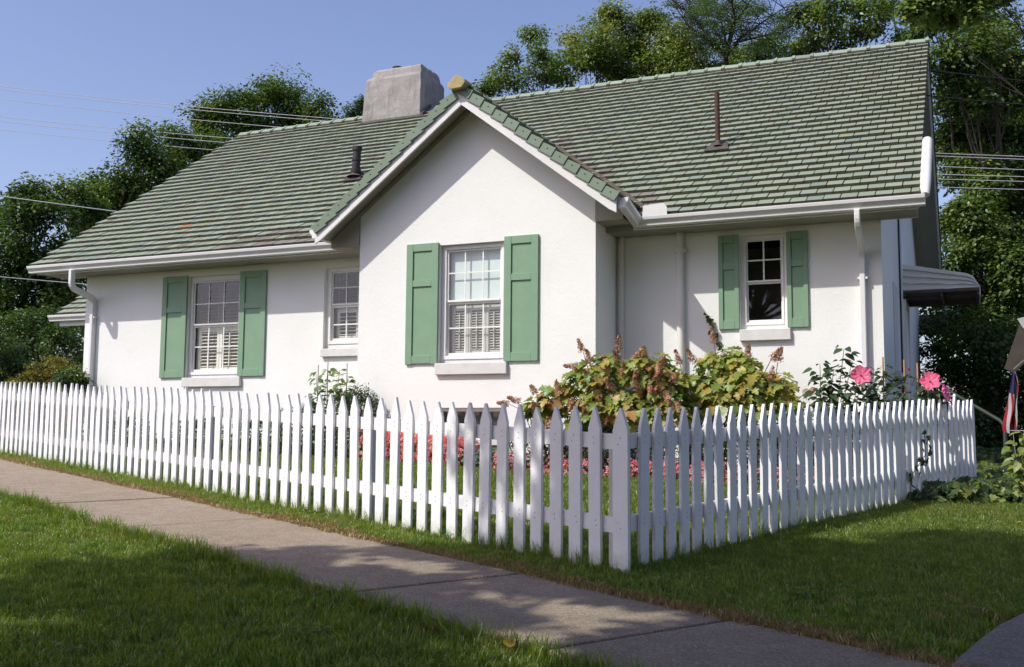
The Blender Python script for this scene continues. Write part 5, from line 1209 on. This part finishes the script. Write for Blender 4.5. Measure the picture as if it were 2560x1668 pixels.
# staked young plant and boxwood left of the bay
yl = .25
shoot_bush('young_vine_plant', 'young light green plant tied to stakes in the corner left of the bay', 'plant', hp(-2.45, yl), [sp_(820, 925, yl), sp_(790, 935, yl), sp_(850, 925, yl), sp_(870, 945, yl), sp_(880, 975, yl), sp_(780, 985, yl), sp_(800, 1000, yl), sp_(840, 990, yl), sp_(865, 1010, yl)], [OVATE, IVY], .10, ((.13, .20, .05), (.10, .16, .05), (.17, .24, .08), (.08, .13, .045)), per=14, spread=.15, cl=4)
for (px, top_) in ((820, 905), (796, 912), (868, 908)):
    a = hpx(px, top_, yl); b = hp(*H2(a)[:2]); st = MB().tube([(0, 0, 0), a - b], .007, 6).build('garden_stake', 'grey_wood', None, loc=b)
    tag(st, {820: 'tall grey stake in the middle of the young plant left of the bay', 796: 'grey stake at the left side of the young plant', 868: 'grey stake at the right side of the young plant next to the bay wall'}[px], 'stake', 'stakes of the young plant')
def clipped(name, label, x0, x1, y0, y1, z1, cols=((.03, .055, .018), (.045, .075, .022)), n=5200, leaf=.028, kind=None, cat='shrub', tmpl=None):
    b = hp((x0 + x1) / 2, (y0 + y1) / 2); r = empty(name, b, HANG); tag(r, label, cat)
    hx, hy = (x1 - x0) / 2, (y1 - y0) / 2; u = rdir(n); s = 1 / np.maximum(np.abs(u).max(1), 1e-6); q = u * (s * .72 + .28)[:, None] * rng.uniform(.8, 1.02, (n, 1)); bumpy = 1 + .07 * np.sin(q[:, 0] * 6 * hx / .4) + rng.normal(0, .03, n)
    P = np.c_[q[:, 0] * hx, q[:, 1] * hy * bumpy, np.abs(q[:, 2]) * z1 * bumpy]; t = tmpl or BOX
    V, F, C = scatter_arrays(t[0], t[1], P, u + rng.normal(0, .5, (n, 3)), rdir(n), rng.uniform(.7, 1.3, n) * leaf, pick(cols, n, .3)); link('foliage', fastmesh('foliage', V, F, C), 'leaf', r)
    mb = MB()
    for k in range(5): mb.tube([(rng.uniform(-hx, hx) * .3, 0, -.03), (rng.uniform(-hx, hx) * .7, rng.uniform(-hy, hy) * .5, z1 * .7)], [.014, .006], 5, cap=False)
    mb.build('stem', 'stem_brown', r); return r
a = onY(905, 990, -.35); b = onY(975, 1030, -.35)
clipped('boxwood_bush', 'dark rounded boxwood at the left foot of the front bay', -2.05, -1.30, -.55, .0, onY(930, 988, -.3)[2] - 1.19, n=7000)
clipped('boxwood_bush', 'low boxwood behind the pickets under the young plant', -2.85, -2.15, -.45, .0, .62, n=5200)
for i, (x0, x1, h, lb_) in enumerate(((.55, 1.35, .50, 'dark boxwood right of the basement window behind the fence corner'), (1.4, 2.2, .52, 'dark boxwood under the russet hydrangea'), (2.25, 3.1, .50, 'dark boxwood in front of the yellow green hydrangea'), (3.15, 4.0, .5, 'dark boxwood just left of the hibiscus'), (4.05, 4.9, .45, 'rightmost dark boxwood under the hibiscus'))):
    clipped('boxwood_bush', lb_, x0, x1, -.78, -.30, h, n=4200)
for (x0, x1, h, lb_) in ((-3.9, -3.1, .45, 'boxwood below the gap between left window and bay'), (-5.0, -4.2, .4, 'boxwood below the right shutter of the left window'), (-6.3, -5.6, .42, 'boxwood below the left shutter of the left window')):
    clipped('boxwood_bush', lb_, x0, x1, -.1, .4, h, n=3800)
# bedding: begonias, small perennials; too many to count
def bedding(name, label, P, h, leafcols, flowercols, nl=26, nf=22, r=.12, fs=.02):
    n = len(P); k = np.repeat(np.arange(n), nl); d = rdir(len(k)); d[:, 2] = np.abs(d[:, 2]); H = h * rng.uniform(.8, 1.15, n)
    Q = P[k] + d * np.c_[np.full(len(k), r), np.full(len(k), r), H[k]] * rng.uniform(.5, 1, (len(k), 1)); V1, F1, C1 = scatter_arrays(BOX[0] * np.array([1.5, 1, 1]), BOX[1], Q, d + rng.normal(0, .4, d.shape), rdir(len(k)), rng.uniform(.03, .06, len(k)), pick(leafcols, len(k), .3))
    if flowercols:
        k = np.repeat(np.arange(n), nf); d = rdir(len(k)); d[:, 2] = np.abs(d[:, 2]) * 1.2 + .1; Q = P[k] + d * np.c_[np.full(len(k), r), np.full(len(k), r), H[k]] * 1.03
        v = np.array([(0, 0, 0), (.9, .3, .2), (.9, -.3, .2), (-.9, .3, .2), (-.9, -.3, .2), (.35, .9, .25), (-.35, .9, .25), (.35, -.9, .25), (-.35, -.9, .25)]); f = np.array([(0, 2, 1), (0, 3, 4), (0, 5, 6), (0, 8, 7)])
        V2, F2, C2 = scatter_arrays(v, f, Q, d + FACE * .4, rdir(len(k)), rng.uniform(.7, 1.3, len(k)) * fs, pick(flowercols, len(k), .2)); V1, F1, C1 = np.concatenate([V1, V2]), np.concatenate([F1, F2 + len(V1)]), np.concatenate([C1, C2])
    tag(link(name, fastmesh(name, V1, F1, C1), 'leaf'), label, 'flower bed', kind='stuff')
def strip(x0, x1, y0, y1, n): return np.array([hp(rng.uniform(x0, x1), rng.uniform(y0, y1)) for _ in range(n)])
PK = ((.75, .19, .19), (.80, .26, .24), (.66, .12, .14), (.85, .36, .32))
bedding('begonia_bed', 'dense salmon pink begonias below the centre window', strip(-1.20, .12, -.80, -.25, 170), .30, ((.08, .10, .03), (.13, .08, .04)), PK, nf=60)
bedding('begonia_bed', 'thin row of small pink flowers edging the bed behind the fence corner', strip(.62, 4.6, -1.0, -.86, 75), .16, ((.08, .12, .03), (.12, .13, .04)), PK + ((.7, .3, .45), (.75, .2, .3)), nf=26, r=.09)
bedding('perennial_bed', 'blue green leafy clump between the two pink flower groups', strip(.16, .60, -.86, -.45, 24), .26, ((.13, .18, .12), (.10, .16, .09), (.17, .22, .14)), None, nl=44)
bedding('perennial_bed', 'low green edging plants along the left part of the wall', strip(-7.2, -1.4, -.40, -.02, 150), .20, ((.10, .14, .04), (.14, .18, .06), (.06, .10, .03)), ((.75, .6, .12), (.8, .75, .6)), nf=2)
bedding('perennial_bed', 'pale flowering border behind the pickets at the left corner of the house', strip(-8.6, -6.9, -.3, .6, 60), .42, ((.20, .19, .08), (.16, .15, .06)), ((.85, .62, .15), (.7, .66, .55), (.6, .3, .2)), nf=9)
# ivy ground cover beyond the fence end
ivp = gpoly([(2255, 1262), (2300, 1215), (2330, 1180), (2375, 1150), (2440, 1135), (2560, 1135), (2700, 1150), (2700, 1275), (2560, 1270), (2450, 1268), (2350, 1268)])
q = fill(ivp, 600); P = P3(q); n = len(P)
edge = np.minimum(1, np.abs(rng.normal(.6, .3, n))); P[:, 2] += edge * .11 * (1 + .4 * np.sin(q[:, 0] * 5) * np.cos(q[:, 1] * 4)) + .02
IVC = ((.04, .075, .025), (.06, .10, .03), (.19, .23, .04), (.03, .055, .02), (.10, .15, .04))
V, F, C = scatter_arrays(IVY[0], IVY[1], P, np.array([0, 0, .8]) + np.array([-.2, -.5, 0]) + rng.normal(0, .42, (n, 3)), rng.normal(0, 1, (n, 3)) + np.array([0, -.6, -.2]), rng.uniform(.05, .11, n), pick(IVC, n, .25))
tag(link('ivy_groundcover', fastmesh('ivy_groundcover', V, F, C), 'leaf'), 'ivy spreading over the ground beyond the end of the side fence', 'ivy', kind='stuff')
# ivy on the wall and on the fence
def vine(name, label, path, nleaf, size, parentloc, cols=HBC, jit=.03, side=FACE):
    path = [np.asarray(p) for p in path]; O = np.asarray(parentloc); r = empty(name, O); tag(r, label, 'vine'); MB().tube([p - O for p in path], .004, 5).build('stem', 'stem_green', r)
    P = []; seg = len(path) - 1
    for i in range(nleaf): f = (i + rng.uniform(0, .8)) / nleaf * seg; k = min(seg - 1, int(f)); P.append(path[k] + (path[k + 1] - path[k]) * (f - k) - O + rng.normal(0, jit, 3) * np.array([1, 1, .6]) + side * .025)
    P = np.array(P); leaves_as_parts(r, [IVY], P, side * 1 + rng.normal(0, .35, (nleaf, 3)), rng.normal(0, .7, (nleaf, 3)) + np.array([0, 0, -.5]), rng.uniform(.7, 1.15, nleaf) * size, pick(cols, nleaf))
pv = [HW(2.965, PD - .02, 2.45), HW(2.93, PD - .02, 2.56), HW(2.86, PD - .02, 2.70), HW(2.80, PD - .02, 2.86), HW(2.745, PD - .02, 3.0), HW(2.715, PD - .02, 3.07)]
vine('ivy_vine', 'single strand of ivy climbing the wall left of the small window', pv, 30, .062, hp(2.965, PD - .02), jit=.018)
f1 = FC + FV * 4.6; f2 = FC + FV * 5.0
vine('ivy_vine', 'ivy straggling up the far pickets of the side fence', [np.array([*(f1 - NV * .04), gz(*f1) + .02]), np.array([*(f1 - NV * .05), gz(*f1) + .25]), np.array([*(f2 - NV * .05), gz(*f2) + .42]), np.array([*(f2 - NV * .05), gz(*f2) + .62])], 26, .075, np.array([*f1, gz(*f1)]), side=np.array([*-NV, 0]))

# ================================================================== WIRES
def wire(a, b, sag, label, r=.014, mat='wire_metal', group='power lines crossing behind the house'):
    A = np.asarray(a); B = np.asarray(b); n = 16; path = [A + (B - A) * i / n - np.array([0, 0, sag * 4 * (i / n) * (1 - i / n)]) - A for i in range(n + 1)]
    o = MB().tube(path, r, 5).build('overhead_wire', mat, None, loc=A); tag(o, label, 'wire', group)
wl = [((-200, 190), (1400, 357), (2355, 385), (2700, 397), 'topmost'), ((-200, 198), (1400, 366), (2355, 392), (2700, 404), 'second from the top'), ((-200, 222), (1400, 385), (2355, 418), (2700, 430), 'third from the top'), ((-200, 268), (1300, 390), (2355, 436), (2700, 446), 'fourth from the top'), ((-200, 280), (1300, 400), (2355, 447), (2700, 458), 'fifth from the top'), ((-200, 301), (1300, 420), (2355, 467), (2700, 478), 'lowest')]
for a, b, c, d, nm in wl:
    A = at(*a, 34); D = at(*d, 19); 
    # sag from the middle pixel
    mid = (A + D) / 2; o_ = proj_mid = None
    wire(A, D, .35, nm + ' of the six pale power lines left of the chimney', .008)
wire(at(-200, 462, 20), at(560, 562, 20), .02, 'single pale wire crossing the trees left of the roof', .011)
wire(at(-200, 674, 20), at(700, 748, 20), .02, 'lowest pale wire crossing the trees under the left eave', .009)
wire(at(2300, 172, 15), at(2700, 214, 15), .02, 'upper black cable running right from the gable end', .009, 'black_wire', 'black service cables')
wire(at(2310, 238, 15), at(2700, 270, 15), .02, 'lower black cable running right from the gable end', .009, 'black_wire', 'black service cables')

# ================================================================== RIGHT EDGE: handrail, flag, neighbour's eave, potted plant
a = at(2362, 972, 12.3); b = at(2500, 1052, 11.6); bb = at(2512, 1078, 11.5); c = gp(2513, 1185)
c = np.array([bb[0], bb[1], gz(bb[0], bb[1])]); O = c
hr_ = MB().tube([a - O, b - O, (b + bb) / 2 - O + np.array([.015, 0, .012]), bb - O, np.array([0, 0, -.02])], .022, 10); h = hr_.build('handrail', 'green_metal', None, smooth=True, loc=O)
MB().tube([a - O, np.array([a[0] - O[0], a[1] - O[1], gz(a[0], a[1]) - O[2]])], .02, 8).build('post', 'green_metal', h)
tag(h, 'dark green metal handrail sloping down in the shade right of the fence end', 'handrail')
d = 11.0; O = at(2600, 1150, d); O[2] = gz(O[0], O[1])
porch = empty('neighbour_porch', O); tag(porch, 'brown eave corner of a neighbouring porch with white gutter at the right edge', 'porch')
def pq(px, py, dj=0): return at(px, py, d + dj) - O
mb = MB(); mb.prism([pq(2548, 812), pq(2580, 800), pq(2590, 880), pq(2536, 932), pq(2510, 922)], pq(2548, 812, 1.6) - pq(2548, 812)); mb.build('eave', 'neighbour_brown', porch)
mb = MB(); mb.prism([pq(2543, 797, -.02), pq(2640, 772, -.02), pq(2640, 800, -.02), pq(2570, 832, -.02), pq(2556, 818, -.02)], pq(2543, 797, 1.5) - pq(2543, 797)); mb.build('gutter', 'neighbour_white', porch)
mb = MB(); mb.tube([pq(2598, 800, .5), pq(2598, 1160, .5) * np.array([1, 1, 0])], .07, 4); mb.build('post', 'neighbour_brown', porch)
# furled flag hanging from the eave
fo = at(2534, 932, 10.9); flag = empty('flag', fo); tag(flag, 'striped red and white flag with blue corner hanging limp at the right edge', 'flag')
def fq(px, py): return at(px, py, 10.9) - fo
_rt3 = _rt
def fedge(v, s):                              # outline of the limp cloth: pinched at the top, hanging in uneven folds
    c = 2534 - 5 * v + 3 * math.sin(v * 4.2); hw = 5 + 11 * v ** .7 + 1.5 * math.sin(v * 9 + 1)
    q = fq(c + (s * 2 - 1) * hw, 930 + v * (146 + 8 * math.sin(s * 5.5))); return q + _fw * (.05 * math.sin(s * 13 + v * 2.1) * (.35 + v)) + _rt * .008 * math.sin(v * 11 + s * 6)
n = 11
for i in range(n):
    mb = MB(); vs = []; v0 = .34 if i < 5 else .0
    for j in range(15):
        v = v0 + (1 - v0) * j / 14; tw = .22 * (v - .5)
        for k in range(3): vs.append(fedge(v, min(1, max(0, (i + k / 2) / n + tw * .3))))
    mb.add(vs, [(3 * j + k, 3 * j + k + 1, 3 * j + k + 4, 3 * j + k + 3) for j in range(14) for k in range(2)])
    mb.build('stripe', 'flag_red' if i % 2 == 0 else 'flag_white', flag)
mb = MB(); vs = [fedge(.35 * j / 8, k / 8 * .46) - _fw * .012 for j in range(9) for k in range(9)]
mb.add(vs, [(9 * j + k, 9 * j + k + 1, 9 * j + k + 10, 9 * j + k + 9) for j in range(8) for k in range(8)]); mb.build('canton', 'flag_blue', flag)
MB().tube([fq(2534, 925), fq(2556, 905), fq(2600, 880)], .012, 8).build('pole', 'neighbour_brown', flag)
# plant with wire hoop
b = gp(2600, 1200); b = at(2590, 1180, 9.6); b[2] = gz(b[0], b[1])
shoot_bush('tomato_plant', 'bright yellow green leafy plant in a wire cage at the right edge', 'plant', b, [(at(2545, 1095, 9.6), .2), (at(2565, 1085, 9.6), .2), (at(2590, 1080, 9.6), .2), (at(2530, 1120, 9.5), .2), (at(2550, 1150, 9.4), .2), (at(2575, 1140, 9.4), .2), (at(2610, 1120, 9.6), .2)], [OVATE], .10, ((.16, .22, .05), (.21, .26, .07), (.12, .18, .04)), per=12, spread=.13)
ho = at(2562, 1077, 9.6); MBh = MB(); MBh.tube([np.array([.12 * math.cos(t), .12 * math.sin(t), 0]) for t in np.linspace(0, 6.2832, 25)], .004, 5)
for k in range(3): MBh.tube([np.array([.12 * math.cos(k * 2.1), .12 * math.sin(k * 2.1), 0]), np.array([.07 * math.cos(k * 2.1), .07 * math.sin(k * 2.1), gz(ho[0], ho[1]) - ho[2]])], .003, 5)
o = MBh.build('plant_cage', 'wire_metal', None, loc=ho); tag(o, 'thin wire hoop cage standing over the bright plant at the right edge', 'plant cage')
# low brick edging in the shade behind the ivy
e = MB(); p = at(2440, 1172, 12.4); O = np.array([p[0], p[1], gz(p[0], p[1])]); wl_ = empty('brick_edging', O); tag(wl_, 'low red brick edging in deep shade behind the ivy', 'edging')
bm_ = MB().box(-.1, .1, -.05, .05, 0, .065).mesh('brick', bevel=.004); bm_.materials.append(M['brick_red'])
for k in range(9):
    for rr in range(2):
        o = link('brick', bm_, None, wl_); o.location = (-.9 + k * .208 + rr * .1, 0, rr * .072); 
# small things on the ground
def thing_leaf(px, py, label, cat, col, s, shape=OVATE, flat=True):
    p = gp(px, py); me = leaf_mesh('fallen_leaf', shape); o = link('fallen_leaf', me, 'leaf_object', None, color=col); o.location = (p[0], p[1], p[2] + (.05 if shape is OVATE else .05)); o.rotation_euler = (.35, .1, rnd.uniform(0, 6)); o.scale = (s, s, s); tag(o, label, cat)
thing_leaf(1274, 1652, 'yellow fallen leaf on the near lawn at the bottom of the picture', 'leaf', (.62, .42, .05), .085)
thing_leaf(2103, 1466, 'small yellow leaf standing in the shaded side lawn', 'leaf', (.65, .45, .05), .05)
thing_leaf(157, 1556, 'brownish yellow leaf in the shaded grass at lower left', 'leaf', (.4, .25, .05), .05)
thing_leaf(2540, 1323, 'orange leaf on the sunny grass at the right edge', 'leaf', (.7, .4, .08), .05)
thing_leaf(1521, 1271, 'yellow leaf on the garden lawn seen between corner pickets', 'leaf', (.7, .5, .08), .05)
